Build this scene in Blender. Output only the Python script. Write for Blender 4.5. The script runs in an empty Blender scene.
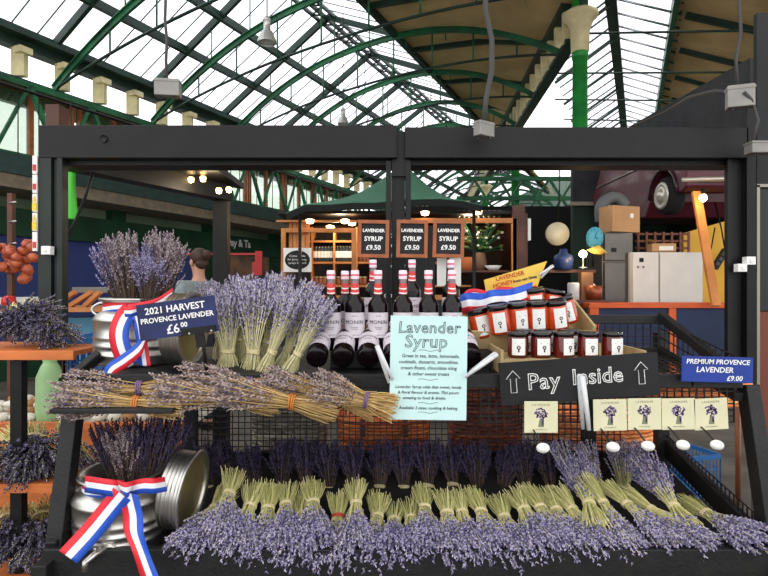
import bpy, math, random
from mathutils import Vector, Matrix
random.seed(7)
PI = math.pi
F = 560.0; CZ = 1.5
SC = bpy.context.scene; COL = SC.collection
def P(px, py, Y): return Vector(((px-384)*Y/F, Y, CZ-(py-288)*Y/F))
def V(*a): return Vector(a)
def R(d): return math.radians(d)
def rnd(a, b): return random.uniform(a, b)
def RX(d): return Matrix.Rotation(R(d), 4, 'X')
def RY(d): return Matrix.Rotation(R(d), 4, 'Y')
def RZ(d): return Matrix.Rotation(R(d), 4, 'Z')
def T(*a): return Matrix.Translation(Vector(a) if len(a) == 3 else a[0])
def frame(direction, up=V(0, 0, 1)):
    """matrix whose Z runs along direction and whose Y is as close to up as it can be"""
    z = direction.normalized(); x = up.cross(z)
    if x.length < 1e-4: x = V(1, 0, 0).cross(z)
    x.normalize(); y = z.cross(x)
    m = Matrix.Identity(4)
    for i in range(3): m[i][0] = x[i]; m[i][1] = y[i]; m[i][2] = z[i]
    return m
# ---------------------------------------------------------------- materials
def lin(c):
    c = c/255.0
    return c/12.92 if c <= .04045 else ((c+.055)/1.055)**2.4
def rgb(r, g, b): return (lin(r), lin(g), lin(b), 1)
MATS = {}
def mat(name, c, rough=.6, metal=0, var=0, scale=8, c2=None, bump=0, bscale=40, island=0, trans=0, coat=0, emit=0, alpha=1, stretch=None, spec=.4):
    if name in MATS: return MATS[name]
    m = bpy.data.materials.new(name); m.use_nodes = True
    nt = m.node_tree; N = nt.nodes; L = nt.links
    b = N['Principled BSDF']
    base = rgb(*c)
    b.inputs['Base Color'].default_value = base
    b.inputs['Roughness'].default_value = rough
    b.inputs['Metallic'].default_value = metal
    b.inputs['Specular IOR Level'].default_value = spec
    if trans: b.inputs['Transmission Weight'].default_value = trans
    if coat: b.inputs['Coat Weight'].default_value = coat
    if emit:
        b.inputs['Emission Color'].default_value = base; b.inputs['Emission Strength'].default_value = emit
    if alpha < 1: b.inputs['Alpha'].default_value = alpha
    tc = N.new('ShaderNodeTexCoord'); mp = N.new('ShaderNodeMapping'); L.new(tc.outputs['Object'], mp.inputs[0])
    if stretch: mp.inputs['Scale'].default_value = stretch
    if var or c2:
        n = N.new('ShaderNodeTexNoise'); n.inputs['Scale'].default_value = scale; n.inputs['Detail'].default_value = 5
        L.new(mp.outputs[0], n.inputs['Vector'])
        r = N.new('ShaderNodeValToRGB')
        r.color_ramp.elements[0].position = .35; r.color_ramp.elements[1].position = .65
        if c2: e0, e1 = base, rgb(*c2)
        else:
            e0 = tuple(x*(1-var) for x in base[:3])+(1,); e1 = tuple(min(1, x*(1+var)) for x in base[:3])+(1,)
        r.color_ramp.elements[0].color = e0; r.color_ramp.elements[1].color = e1
        src = n.outputs['Fac']
        if island:
            g = N.new('ShaderNodeNewGeometry'); mx = N.new('ShaderNodeMath'); mx.operation = 'MULTIPLY_ADD'
            L.new(g.outputs['Random Per Island'], mx.inputs[0]); mx.inputs[1].default_value = island
            sb = N.new('ShaderNodeMath'); sb.operation = 'SUBTRACT'; L.new(n.outputs['Fac'], sb.inputs[0]); sb.inputs[1].default_value = island/2
            L.new(sb.outputs[0], mx.inputs[2]); src = mx.outputs[0]
        L.new(src, r.inputs[0]); L.new(r.outputs[0], b.inputs['Base Color'])
    if bump:
        n2 = N.new('ShaderNodeTexNoise'); n2.inputs['Scale'].default_value = bscale; n2.inputs['Detail'].default_value = 4
        L.new(mp.outputs[0], n2.inputs['Vector'])
        bp = N.new('ShaderNodeBump'); bp.inputs['Strength'].default_value = bump; bp.inputs['Distance'].default_value = .01
        L.new(n2.outputs['Fac'], bp.inputs['Height']); L.new(bp.outputs[0], b.inputs['Normal'])
    MATS[name] = m; return m
def glassy(name, c, alpha, tr=0.0):
    """thin pane: mostly see-through, a little diffuse and glossy"""
    m = bpy.data.materials.new(name); m.use_nodes = True; nt = m.node_tree; N = nt.nodes; L = nt.links
    N.remove(N['Principled BSDF']); out = N['Material Output']
    t = N.new('ShaderNodeBsdfTransparent'); t.inputs[0].default_value = rgb(*c)
    g = N.new('ShaderNodeBsdfGlossy'); g.inputs['Roughness'].default_value = .05
    d = N.new('ShaderNodeBsdfTranslucent'); d.inputs[0].default_value = rgb(*c)
    m1 = N.new('ShaderNodeMixShader'); m1.inputs[0].default_value = tr; L.new(t.outputs[0], m1.inputs[1]); L.new(d.outputs[0], m1.inputs[2])
    m2 = N.new('ShaderNodeMixShader'); m2.inputs[0].default_value = alpha; L.new(m1.outputs[0], m2.inputs[1]); L.new(g.outputs[0], m2.inputs[2])
    L.new(m2.outputs[0], out.inputs[0]); MATS[name] = m; return m
# ---------------------------------------------------------------- mesh builder
class MB:
    def __init__(s): s.v = []; s.f = []; s.mi = []; s.sm = []
    def add(s, vs, fs, m=0, smooth=False, M=None):
        o = len(s.v)
        s.v += [tuple(M @ Vector(p)) if M is not None else tuple(p) for p in vs]
        for i, f in enumerate(fs):
            s.f.append(tuple(o+k for k in f)); s.mi.append(m[i] if isinstance(m, list) else m); s.sm.append(smooth)
        return s
    def box(s, c, size, M=None, m=0, taper=1):
        x, y, z = [k/2 for k in size]; c = Vector(c); tp = taper
        vs = [c+V(a*x*(tp if k > 0 else 1), b_*y*(tp if k > 0 else 1), k*z) for k in (-1, 1) for b_ in (-1, 1) for a in (-1, 1)]
        return s.add(vs, [(0, 2, 3, 1), (4, 5, 7, 6), (0, 1, 5, 4), (2, 6, 7, 3), (0, 4, 6, 2), (1, 3, 7, 5)], m, False, M)
    def bbox(s, x0, x1, y0, y1, z0, z1, m=0): return s.box(((x0+x1)/2, (y0+y1)/2, (z0+z1)/2), (abs(x1-x0), abs(y1-y0), abs(z1-z0)), m=m)
    def beam(s, a, b, w, h=None, m=0, up=V(0, 0, 1)):
        a = Vector(a); b = Vector(b); h = h or w
        L = (b-a).length; M = T((a+b)/2) @ frame(b-a, up)
        return s.box((0, 0, 0), (w, h, L), M, m)
    def tube(s, pts, r, n=8, m=0, cap=True, smooth=True, closed=False):
        pts = [Vector(p) for p in pts]; k = len(pts); vs = []; fs = []
        rr = r if isinstance(r, (list, tuple)) else [r]*k
        prev = None
        for i, p in enumerate(pts):
            if closed: d = pts[(i+1) % k]-pts[i-1]
            else: d = pts[min(i+1, k-1)]-pts[max(i-1, 0)]
            if d.length < 1e-9: d = V(0, 0, 1)
            d.normalize()
            if prev is None:
                u = d.cross(V(0, 0, 1)); u = u if u.length > .05 else d.cross(V(1, 0, 0))
            else: u = prev-d*prev.dot(d)
            u.normalize(); prev = u; w = d.cross(u)
            for j in range(n):
                a = 2*PI*j/n; vs.append(p+(u*math.cos(a)+w*math.sin(a))*rr[i])
        for i in range(k if closed else k-1):
            for j in range(n):
                i2 = (i+1) % k
                fs.append((i*n+j, i*n+(j+1) % n, i2*n+(j+1) % n, i2*n+j))
        if cap and not closed: fs += [tuple(range(n))[::-1], tuple(range((k-1)*n, k*n))]
        return s.add(vs, fs, m, smooth)
    def lathe(s, prof, n=24, M=None, m=0, smooth=True, a0=0, a1=2*PI):
        vs = []; fs = []; ms = []; full = abs(a1-a0-2*PI) < 1e-6; nn = n if full else n+1
        for (r, z) in prof:
            for j in range(nn):
                a = a0+(a1-a0)*j/n; vs.append((r*math.cos(a), r*math.sin(a), z))
        for i in range(len(prof)-1):
            for j in range(n):
                j2 = (j+1) % nn
                fs.append((i*nn+j, i*nn+j2, (i+1)*nn+j2, (i+1)*nn+j)); ms.append(m[i] if isinstance(m, list) else m)
        return s.add(vs, fs, ms, smooth, M)
    def ell(s, c, r, n=12, k=8, M=None, m=0):
        vs = []; fs = []; c = Vector(c)
        for i in range(k+1):
            t = PI*i/k
            for j in range(n):
                a = 2*PI*j/n; vs.append(c+V(r[0]*math.sin(t)*math.cos(a), r[1]*math.sin(t)*math.sin(a), -r[2]*math.cos(t)))
        for i in range(k):
            for j in range(n): fs.append((i*n+j, i*n+(j+1) % n, (i+1)*n+(j+1) % n, (i+1)*n+j))
        return s.add(vs, fs, m, True, M)
    def prism(s, poly, vec, m=0, M=None):
        poly = [Vector(p) for p in poly]; vec = Vector(vec); n = len(poly)
        fs = [tuple(range(n))[::-1], tuple(range(n, 2*n))]+[(i, (i+1) % n, n+(i+1) % n, n+i) for i in range(n)]
        return s.add(poly+[p+vec for p in poly], fs, m, False, M)
    def strip(s, rows, ms=None, smooth=True, M=None, th=0):
        """rows: list of equal-length point lists, quads between; ms one material per column"""
        k = len(rows[0]); vs = [p for r in rows for p in r]; fs = []; mm = []
        for i in range(len(rows)-1):
            for j in range(k-1):
                fs.append((i*k+j, i*k+j+1, (i+1)*k+j+1, (i+1)*k+j)); mm.append(ms[j] if ms else 0)
        return s.add(vs, fs, mm, smooth, M)
    def text(s, body, size, M, m=0, extrude=.0004, outline=0, align='CENTER', shear=0, spacing=1, bold=0):
        cu = bpy.data.curves.new('t', 'FONT'); cu.body = body; cu.size = size; cu.align_x = align; cu.align_y = 'CENTER'
        cu.shear = shear; cu.space_character = spacing; cu.resolution_u = 2
        if outline: cu.fill_mode = 'NONE'; cu.bevel_depth = outline; cu.bevel_resolution = 0
        else: cu.extrude = extrude; cu.offset = bold
        o = bpy.data.objects.new('t', cu); COL.objects.link(o)
        dg = bpy.context.evaluated_depsgraph_get()
        me = bpy.data.meshes.new_from_object(o.evaluated_get(dg))
        s.add([v.co.copy() for v in me.vertices], [tuple(p.vertices) for p in me.polygons], m, False, M)
        bpy.data.objects.remove(o); bpy.data.meshes.remove(me); bpy.data.curves.remove(cu)
        return s
    def mesh(s, name, mats):
        me = bpy.data.meshes.new(name); me.from_pydata(s.v, [], s.f)
        for mm in (mats if isinstance(mats, (list, tuple)) else [mats]): me.materials.append(mm)
        me.polygons.foreach_set('material_index', s.mi); me.polygons.foreach_set('use_smooth', s.sm); me.update()
        return me
    def build(s, name, mats, parent=None, world=False, bevel=0, label=None, kind=None):
        """world: the vertices were given in world space"""
        if world:
            if parent is not None:
                W = Matrix.Identity(4); q = parent
                while q is not None: W = q.matrix_basis @ W; q = q.parent
                I = W.inverted()
                s.v = [tuple(I @ Vector(p)) for p in s.v]
            else:
                xs = [p[0] for p in s.v]; ys = [p[1] for p in s.v]; zs = [p[2] for p in s.v]
                c = V((min(xs)+max(xs))/2, (min(ys)+max(ys))/2, min(zs))
                s.v = [tuple(Vector(p)-c) for p in s.v]
        o = bpy.data.objects.new(name, s.mesh(name, mats)); COL.objects.link(o)
        if parent is not None: o.parent = parent
        elif world: o.location = c
        if bevel:
            bv = o.modifiers.new('b', 'BEVEL'); bv.width = bevel; bv.segments = 2; bv.limit_method = 'ANGLE'
        if label: o['label'] = label
        if kind: o['kind'] = kind
        return o
def tag(o, label, cat, group=None, kind=None):
    o['label'] = label; o['category'] = cat
    if group: o['group'] = group
    if kind: o['kind'] = kind
    return o
def thing(name, label, cat, M=None, group=None):
    o = bpy.data.objects.new(name, None); COL.objects.link(o); o.empty_display_size = .05
    if M is not None: o.matrix_basis = M if isinstance(M, Matrix) else T(Vector(M))
    return tag(o, label, cat, group)
def kids(o): return [c for c in bpy.data.objects if c.parent is o]
def dup(root, M, label, group=None):
    r = root.copy(); COL.objects.link(r); r.matrix_basis = M; r['label'] = label
    if group: r['group'] = group
    for c in kids(root):
        c2 = c.copy(); COL.objects.link(c2); c2.parent = r
        for g in kids(c):
            g2 = g.copy(); COL.objects.link(g2); g2.parent = c2
    return r
def struct(mb, name, mats, world=True, bevel=0): return mb.build(name, mats, None, world, bevel, kind='structure')
ORD = ['first', 'second', 'third', 'fourth', 'fifth', 'sixth', 'seventh', 'eighth', 'ninth', 'tenth', 'eleventh', 'twelfth', 'thirteenth', 'fourteenth',
       'fifteenth', 'sixteenth', 'seventeenth', 'eighteenth', 'nineteenth', 'twentieth', 'twenty-first', 'twenty-second', 'twenty-third', 'twenty-fourth', 'twenty-fifth', 'twenty-sixth', 'twenty-seventh', 'twenty-eighth']
TX = RX(90)      # text plane -> facing -Y
black = mat('black_paint', (12, 12, 11), .5, spec=.3, var=.35, scale=6, bump=.15, bscale=60)
blackworn = mat('worn_black_wood', (17, 17, 17), .55, c2=(28, 27, 26), scale=14, bump=.2, bscale=90)
wiremat = mat('black_wire', (22, 22, 22), .5)
green = mat('green_iron', (26, 92, 56), .45, var=.45, scale=1.5)
dgreen = mat('dark_green_iron', (24, 50, 38), .5, var=.4, scale=1.5)
bgreen = mat('bright_green_iron', (46, 150, 66), .4, var=.25, scale=3)
tan = mat('tan_roof_board', (232, 200, 144), .8, c2=(204, 168, 118), scale=.8)
cream = mat('cream_paint', (222, 208, 160), .6, var=.12, scale=4)
white = mat('white_plastic', (235, 234, 230), .4)
chalk = mat('white_chalk', (236, 236, 232), .9)
steel = mat('brushed_steel', (205, 202, 196), .36, 1, var=.12, scale=3, stretch=(1, 1, 12))
orangew = mat('orange_wood', (200, 112, 56), .6, var=.2, scale=3, stretch=(1, 6, 6), bump=.1)
honey = mat('honey_pine', (184, 118, 62), .55, var=.25, scale=4, stretch=(1, 8, 1))
brownw = mat('dark_brown_wood', (84, 48, 32), .5, var=.3, scale=4)
navy = mat('navy_paint', (26, 40, 74), .6, var=.2, scale=2)
red = mat('ribbon_red', (212, 38, 52), .5); wht = mat('ribbon_white', (238, 238, 242), .5); blu = mat('ribbon_blue', (38, 84, 190), .5)
paper = mat('white_paper', (232, 232, 226), .7)
# ================================================================ the market hall
struct(MB().bbox(-30, 30, -6, 70, -.1, 0), 'floor', mat('worn_asphalt', (104, 98, 90), .85, c2=(74, 70, 64), scale=2.2, bump=.4, bscale=25))
TH = R(24.6); CT, ST = math.cos(TH), math.sin(TH)
def U(u, v, dz): return V(ST*u+CT*v, CT*u-ST*v, CZ+dz)
def sl(v): return 5.95+.6*(v+13)           # height of the left glazed slope above eye level
def vg(u): return max((3.73-.3606*u)/.9344, -5.8)
roofglass = glassy('roof_glass', (250, 250, 255), .04, .25)
VR = -8.8; DR = sl(VR)
def sr(v): return DR-.42*(v-VR)
us = [3+3*i for i in range(15)]
g = MB()
g.add([U(2, -13, 5.95), U(45, -13, 5.95), U(45, VR, DR), U(2, VR, DR)], [(0, 1, 2, 3)])
g.add([U(2, VR, DR), U(45, VR, DR), U(45, -6.5, sr(-6.5)), U(2, -6.5, sr(-6.5))], [(0, 1, 2, 3)])
struct(g, 'ceiling', [roofglass])
g = MB()
for i in range(72):
    u = 2+i*.6
    g.beam(U(u, -13, 5.95), U(u, VR, DR), .022, .03); g.beam(U(u, VR, DR), U(u, -6.5, sr(-6.5)), .022, .03)
struct(g, 'trim_1', [dgreen])
g = MB()
for v in (-13, -11.6, -10.4): g.beam(U(2, v, sl(v)-.12), U(45, v, sl(v)-.12), .14, .2)
g.beam(U(2, -6.5, sr(-6.5)-.1), U(45, -6.5, sr(-6.5)-.1), .16, .2)
for k in (-.28, 0, .28): g.beam(U(2, VR+k, DR-.15), U(45, VR+k, DR-.15), .07, .12)
for i in range(60):
    u = 2+i*.7; g.beam(U(u, VR-.28, DR-.15), U(u+.35, VR+.28, DR-.15), .04); g.beam(U(u+.35, VR+.28, DR-.15), U(u+.7, VR-.28, DR-.15), .04)
struct(g, 'trim_2', [dgreen])
# tan boarded slope between the glass and the valley girder
g = MB(); vs = []; n = 0
for i in range(22):
    u = 1+i*2; w = vg(u); vs += [U(u, -6.5, sr(-6.5)+.02), U(u, (w-6.5)/2 if w > -6 else -6.1, 7.4), U(u, w+.05, 6.95)]
fs = []
for i in range(21):
    for j in range(2): a = i*3+j; fs.append((a, a+1, a+4, a+3))
g.add(vs, fs); o = struct(g, 'ceiling_boards', [tan]); o.modifiers.new('s', 'SOLIDIFY').thickness = .06; o.name = 'ceiling.001'
g = MB()
for u in us[:9]:
    w = vg(u); m_ = (w-6.5)/2; g.beam(U(u+1.2, -6.5, sr(-6.5)-.1), U(u+1.2, m_, 7.26), .12, .16); g.beam(U(u+1.2, m_, 7.26), U(u+1.2, w, 6.8), .12, .16)
struct(g, 'trim_3', [dgreen])
# eaves gallery: gutter, cream brackets, lattice girder
g = MB(); g.beam(U(2, -13.05, 5.75), U(45, -13.05, 5.75), .3, .5); g.beam(U(2, -12.8, 5.75), U(45, -12.8, 5.75), .4, .1); g.beam(U(2, -13, 4.75), U(45, -13, 4.75), .12, .16); struct(g, 'trim_4', [dgreen])
g = MB()
for i in range(30): u = 4+i*1.05; g.beam(U(u, -12.95, 4.85), U(u, -12.95, 5.5), .16, .3); g.beam(U(u, -12.7, 5.42), U(u, -12.95, 5.42), .3, .14)
struct(g, 'trim_5', [cream])
g = MB(); g.beam(U(2, -12.9, 4.7), U(45, -12.9, 4.7), .1, .14); g.beam(U(2, -12.9, 3.0), U(45, -12.9, 3.0), .12, .16)
for i in range(26):
    u = 2+i*1.6; g.beam(U(u, -12.9, 4.7), U(u+.8, -12.9, 3.0), .1, .1); g.beam(U(u+.8, -12.9, 3.0), U(u+1.6, -12.9, 4.7), .07, .07)
struct(g, 'trim_6', [green])
# arched trusses
for k, u in enumerate(us):
    w = vg(u); vL, vR_ = -12.9, w
    t = thing('roof_truss', 'arched green iron truss spanning under the glazed market roof', 'truss', U(u, vL, 4.3), 'arched roof trusses')
    def arc(h0, h1, rise, s_):  # parametric arch
        return [U(u, vL+(vR_-vL)*q, h0+(h1-h0)*q+rise*(1-abs(2*q-1)**2.2)) for q in [i/28 for i in range(29)]]
    h1 = 6.0; A = arc(4.8, h1, 2.3-(h1-4.9)*.4, 0); B = arc(4.8, h1, .7, 0)
    g = MB()
    for a, b in zip(A, A[1:]): g.beam(a, b+(b-a)*.04, .07, .14)
    for a, b in zip(A, A[1:]): g.beam(a+V(0, 0, .07), b+V(0, 0, .07), .16, .025)
    g.build('arch', green, t, True)
    g = MB().tube(B, .035, 6); g.build('tie_rod', dgreen, t, True)
    g = MB().beam(U(u, -13, 5.8), U(u, VR, DR-.1), .1, .2).beam(U(u, VR, DR-.1), U(u, -6.5, sr(-6.5)-.1), .1, .16); g.build('rafter', dgreen, t, True)
    if k < 9:
        for q in range(4, 26, 3): MB().tube([A[q], B[q]], .025, 5).build('strut', green, t, True)
        for q in range(5, 24, 3):
            pt = A[q]; v_ = vL+(vR_-vL)*q/28; top = sl(v_) if v_ < VR else (sr(v_) if v_ < -6.5 else 6.95)
            g = MB().tube([pt, V(pt.x, pt.y, CZ+top)], .02, 5); g.build('strut', green, t, True)
# valley girder and the arcade columns
def G(Y, z): return V(3.73+.061*Y, Y, z)
g = MB(); g.beam(G(13.6, 8.4), G(50, 8.4), .5, .25); g.beam(G(13.6, 7.5), G(50, 7.5), .3, .12)
struct(g, 'trim_7', [dgreen])
g = MB()
for i in range(40): Y = 13.8+i*.8; g.beam(G(Y, 7.5), G(Y, 8.3), .12, .35); g.beam(G(Y, 7.5), G(Y+.4, 8.3), .05)
struct(g, 'trim_8', [cream])
for k, Y in enumerate((11.9, 21.5, 31)):
    b = G(Y, 0); t = thing('iron_column', ['green iron column with a cream capital rising beyond the market stall beam', 'far green iron column seen under the black beam beside the tent', 'farthest green iron column with cream capital seen under the beam'][k], 'column', b, None)
    if k == 0: b = V(4.655, 13.3, 0); t.matrix_basis = T(b)
    zk = 1.12 if k == 0 else 1
    S_ = Matrix.Diagonal((zk*.85, zk*.85, zk, 1))
    g = MB().lathe([(.3, 0), (.3, .3), (.2, .5), (.18, 6.2), (.2, 6.2), (.2, 6.35), (.17, 6.35)], 16, T(b) @ S_); g.build('shaft', bgreen, t, True)
    g = MB().lathe([(.17, 6.3), (.22, 6.35), (.23, 6.75), (.26, 6.85), (.34, 7.0), (.42, 7.06), (.44, 7.14), (.34, 7.2), (.2, 7.2)], 20, T(b) @ S_); g.build('capital', cream, t, True)
    g = MB().lathe([(.2, 7.2), (.19, 9.5)], 14, T(b) @ S_); g.build('upper_shaft', bgreen, t, True)
    for s_ in (-1, 1):
        pts = [b+V(0, s_*.2, 7.2*zk)+V(0, s_*3.6*(1-math.cos(a)), 2.2*math.sin(a)*.5-.6*(1-math.cos(a))*0) for a in [PI/2*i/10 for i in range(11)]]
        g = MB()
        for p, q in zip(pts, pts[1:]): g.beam(p, q, .14, .24)
        g.build('brace', dgreen, t, True)
# second roof on the right: glazed strip, ridge, tan boards
RB = 8.2
def W2(v, dz, u): return U(u, v, dz)
g = MB()
g.add([U(6, -2.6, 7.06), U(34, -2.6, 7.06), U(34, -.75, RB), U(6, -.75, RB)], [(0, 1, 2, 3)])
g.add([U(6, -.75, RB), U(34, -.75, RB), U(34, .45, 7.5), U(6, 1.0, 7.5)], [(0, 1, 2, 3)])
struct(g, 'ceiling.002', [roofglass])
g = MB(); g.beam(U(6, -.75, RB-.1), U(34, -.75, RB-.1), .3, .3)
for i in range(30):
    u = 8+i*.9; cv = max(-2.6, vg(u)+.2); g.beam(U(u, -.75, RB-.02), U(u, cv, RB-.02-(cv+.75)/(-1.85)*1.1), .05, .05); g.beam(U(u, -.75, RB-.02), U(u, 1.0, 7.35), .05, .05)
struct(g, 'trim_9', [dgreen])
g = MB(); g.beam(U(6, 1.05, 7.4), U(34, .5, 7.4), .14, .2); g.beam(U(6, 1.05, 7.9), U(34, .5, 7.9), .08, .1)
for i in range(50): u = 7+i*.5; g.beam(U(u, 1.0, 7.4), U(u, 1.0, 7.9), .05)
struct(g, 'trim_10', [green])
g = MB(); g.prism([U(3, 1.1, 7.5), U(34, .55, 7.5), U(34, 7.5, 4.6), U(3, 7.5, 4.6)], (0, 0, .08)); struct(g, 'ceiling.003', [tan])
g = MB()
for v in (3.0, 5.2): dz = 7.5-.45*(v-1.1); g.beam(U(3, v, dz-.08), U(34, v, dz-.08), .16, .2)
for i in range(12): u = 5+i*2.4; g.beam(U(u, 1.1, 7.3), U(u, 7.4, 4.5), .12, .16); cv = max(-2.6, vg(u)+.2); g.tube([U(u, cv, 6.3), U(u, 7.4, 4.8)], .03, 5); g.beam(U(u, -.75, 8.0), U(u, cv, 7.95-(cv+.75)/(-1.85)*1.1), .08, .08)
struct(g, 'trim_11', [dgreen])
# far gable wall closing the hall
g = MB()
vs = [U(46, -14, -1.5), U(46, 12, -1.5), U(46, 12, 9.4), U(46, -6.5, 8.6), U(46, VR, 7.6), U(46, -14, 5)]
g.prism(vs, U(1, 0, 0)-U(0, 0, 0)); struct(g, 'wall_back', [mat('grey_corrugated', (120, 136, 122), .7, c2=(88, 104, 94), scale=3, stretch=(8, 8, .3))])
g = MB()
for i in range(14): g.beam(U(45.8, -13+i*1.6, 0), U(45.8, -12+i*1.6, 6), .15)
for z in (2, 3.6, 5): g.beam(U(45.8, -14, z), U(45.8, 12, z), .3)
struct(g, 'trim_12', [dgreen])
g = MB()
for i in range(9):
    x = 3.2+i*.9; g.beam(V(x, 20, 4.0), V(x+.9, 20, 5.4), .08); g.beam(V(x+.9, 20, 4.0), V(x, 20, 5.4), .08)
for z in (4.05, 4.7, 5.4): g.beam(V(2.6, 20, z), V(12, 20, z), .14)
struct(g, 'trim_17', [green])
# ---------------------------------------------------------------- left: two-storey shop row
VF = -9.3
def Q(u0, u1, z0, z1, v0, v1, m=0, g=None):
    g.prism([U(u0, v0, z0-CZ), U(u1, v0, z0-CZ), U(u1, v1, z0-CZ), U(u0, v1, z0-CZ)], (0, 0, z1-z0), m); return g
shopgreen = mat('shopfront_green', (24, 62, 40), .5, var=.25, scale=2)
g = MB(); Q(-4, 40, 0, 3.1, VF-.3, VF-.15, 0, g); Q(-4, 40, 3.0, 3.2, -13.2, VF-.2, 0, g); Q(-4, 40, 3.0, 4.6, -13.4, -13.25, 0, g); Q(-4, 40, 5.8, 6.3, -13.4, -13.25, 0, g); struct(g, 'wall_left', [mat('pale_green_render', (128, 146, 118), .7, c2=(92, 110, 90), scale=.7)])
g = MB(); Q(-4, 17.5, 3.0, 3.28, VF-.15, VF+.8, 0, g); struct(g, 'trim_13', [mat('stone_soffit', (126, 116, 98), .8, var=.2)])
g = MB(); Q(-4, 17.5, 3.2, 3.5, VF+.72, VF+.85, 0, g); struct(g, 'trim_14', [mat('teal_fascia', (44, 66, 62), .5, var=.2)])
t = thing('balcony_railing', 'black metal railing along the balcony above the left shops', 'railing', U(2, VF+.8, 2.0))
MB().tube([U(-2, VF+.8, 3.0), U(17.4, VF+.8, 3.0)], .025, 6).build('handrail', black, t, True)
g = MB()
for i in range(60): u = -2+i*.32; g.tube([U(u, VF+.8, 2.0), U(u, VF+.8, 3.0)], .01, 4)
g.build('balusters', black, t, True)
copper = mat('copper_frame', (150, 88, 50), .5, var=.2)
pane = glassy('shop_pane', (190, 205, 190), .15, .3)
VW = -13.1
for k in range(10):
    u0 = 3+k*2.3
    g = MB()
    for uu in (u0, u0+1.0, u0+2.05): Q(uu-.05, uu+.05, 3.2, 6.2, VW-.15, VW-.02, 0, g)
    Q(u0, u0+2.1, 6.1, 6.2, VW-.15, VW-.02, 0, g); Q(u0, u0+2.1, 4.4, 4.46, VW-.15, VW-.05, 0, g)
    w = struct(g, 'window_%d' % (k+1), [copper])
    MB().add([U(u0, VW-.1, 1.8), U(u0+2.1, VW-.1, 1.8), U(u0+2.1, VW-.1, 4.7), U(u0, VW-.1, 4.7)], [(0, 1, 2, 3)]).build('window_pane', pane, w, True)
# ground floor shops
for k in range(7):
    u0 = 0+k*2.6
    t = thing('shopfront', ['green shopfront with navy interior at far left behind the onions', 'green framed shopfront behind the left post of the stall', 'green shopfront behind the lavender in the upper churn',
      'green shopfront beneath the white lettered sign', 'green shopfront behind the person in the grey jacket', 'green shopfront left of the wooden kiosk', 'farthest green shopfront of the left row'][k], 'shopfront', U(u0, VF, -1.5))
    g = MB()
    for uu in (u0, u0+2.45): Q(uu, uu+.15, 0, 3.0, VF-.15, VF+.05, 0, g)
    Q(u0, u0+2.6, 0, .6, VF-.15, VF, 0, g); g.build('frame', shopgreen, t, True)
    g = MB(); Q(u0, u0+2.6, 2.35, 2.8, VF-.1, VF+.1, 0, g); g.build('fascia_board', shopgreen, t, True)
    g = MB(); Q(u0+.15, u0+2.45, .6, 2.35, VF-.14, VF-.1, 0, g); g.build('window', [mat('shop_navy_added_glow', (46, 56, 100), .4, emit=.25) if k < 4 else mat('shop_window_added_glow', (64, 62, 56), .4, c2=(168, 120, 84), scale=1.8, emit=.25)], t, True)  # faint emission added to both window colours to brighten the dim shop row
    g = MB(); Q(u0+.3, u0+1.5, .9, 1.35, VF-.1, VF-.07, 0, g); g.build('notice_panel', mat('notice_white_added_glow', (222, 226, 222), .6, emit=.3), t, True)  # unlit panel; brightness put in as a faint glow
    if k == 4:
        o_ = U(10.8, VF+.12, 1.12); ux = (U(1, 0, 0)-U(0, 0, 0))
        M = Matrix.Identity(4)
        for i in range(3): M[i][0] = ux[i]; M[i][1] = (0, 0, 1)[i]; M[i][2] = ux.cross(V(0, 0, 1))[i]; M[i][3] = o_[i]
        MB().text('Day & Ta', .26, M, align='LEFT', bold=.008, spacing=.95).build('lettering', white, t, True)
# far black stall with downlights on the left
def downlights(): pass
lampm = mat('warm_bulb', (255, 214, 150), .4, emit=14)
t = thing('canopy_frame', 'black side canopy beam and post receding behind the left side of the stall', 'frame', V(-1.46, 5, 0))
MB().beam(V(-2.1, 3.63, 2.36), V(-1.42, 5.05, 2.36), .14, .16).build('side_beam', black, t, True)
MB().bbox(-1.53, -1.40, 5.0, 5.1, 0, 2.45).build('post', black, t, True)
g = MB(); g.prism([V(-2.06, 3.70, 2.42), V(-1.35, 5.2, 2.42), V(-1.3, 5.2, 2.42), V(-1.3, 4.0, 2.42)], (0, 0, .05)); g.build('canopy_panel', black, t, True)
for (x, y) in ((191, 183), (203, 182), (219, 194), (229, 193)):
    p = P(x, y, 4.55); w = MB().lathe([(.0, .0), (.02, .008), (.024, .035), (.02, .045)], 12, T(p)); w.build('spot_bulb', lampm, t, True)
# ---------------------------------------------------------------- right: dark walls
blackwall = mat('matt_black_wall', (30, 31, 32), .7, var=.35, scale=2.5)
greenwall = mat('dark_green_wall', (26, 48, 38), .6, var=.25, scale=.8)
struct(MB().bbox(6.2, 6.4, 9.3, 30, 0, 4.3), 'wall_right', [greenwall])
g = MB(); g.prism([V(4.6, 7.6, 3.6), V(2.6, 9.5+3, 3.6), V(2.6, 12.5, 4.9), V(4.6, 7.6, 4.6)], (.15, .05, 0))
t = P(630, 126, 12.0); t2 = P(750, 58, 7.0)
g = MB(); g.prism([V(t.x, 12, 3.3), V(t2.x, 7, 3.3), V(t2.x, 7, t2.z), V(t.x, 12, t.z)], (.12, .05, 0)); struct(g, 'wall_upper_right', [mat('charcoal_wall', (56, 58, 62), .75, c2=(40, 41, 45), scale=2.5)])
g = MB(); g.bbox(6.1, 6.2, 9.4, 30, 3.35, 3.45); struct(g, 'trim_15', [mat('pale_ledge', (150, 140, 120), .6)])
struct(MB().bbox(4.15, 6.2, 12.3, 12.45, 0, 3.3), 'wall_inner_right', [greenwall]); struct(MB().bbox(4.15, 6.2, 12.3, 12.45, 3.38, 4.6), 'wall_inner_upper', [MATS['charcoal_wall']]); struct(MB().bbox(4.1, 6.2, 12.2, 12.35, 3.3, 3.38), 'trim_16', [MATS['pale_ledge']])
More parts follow.
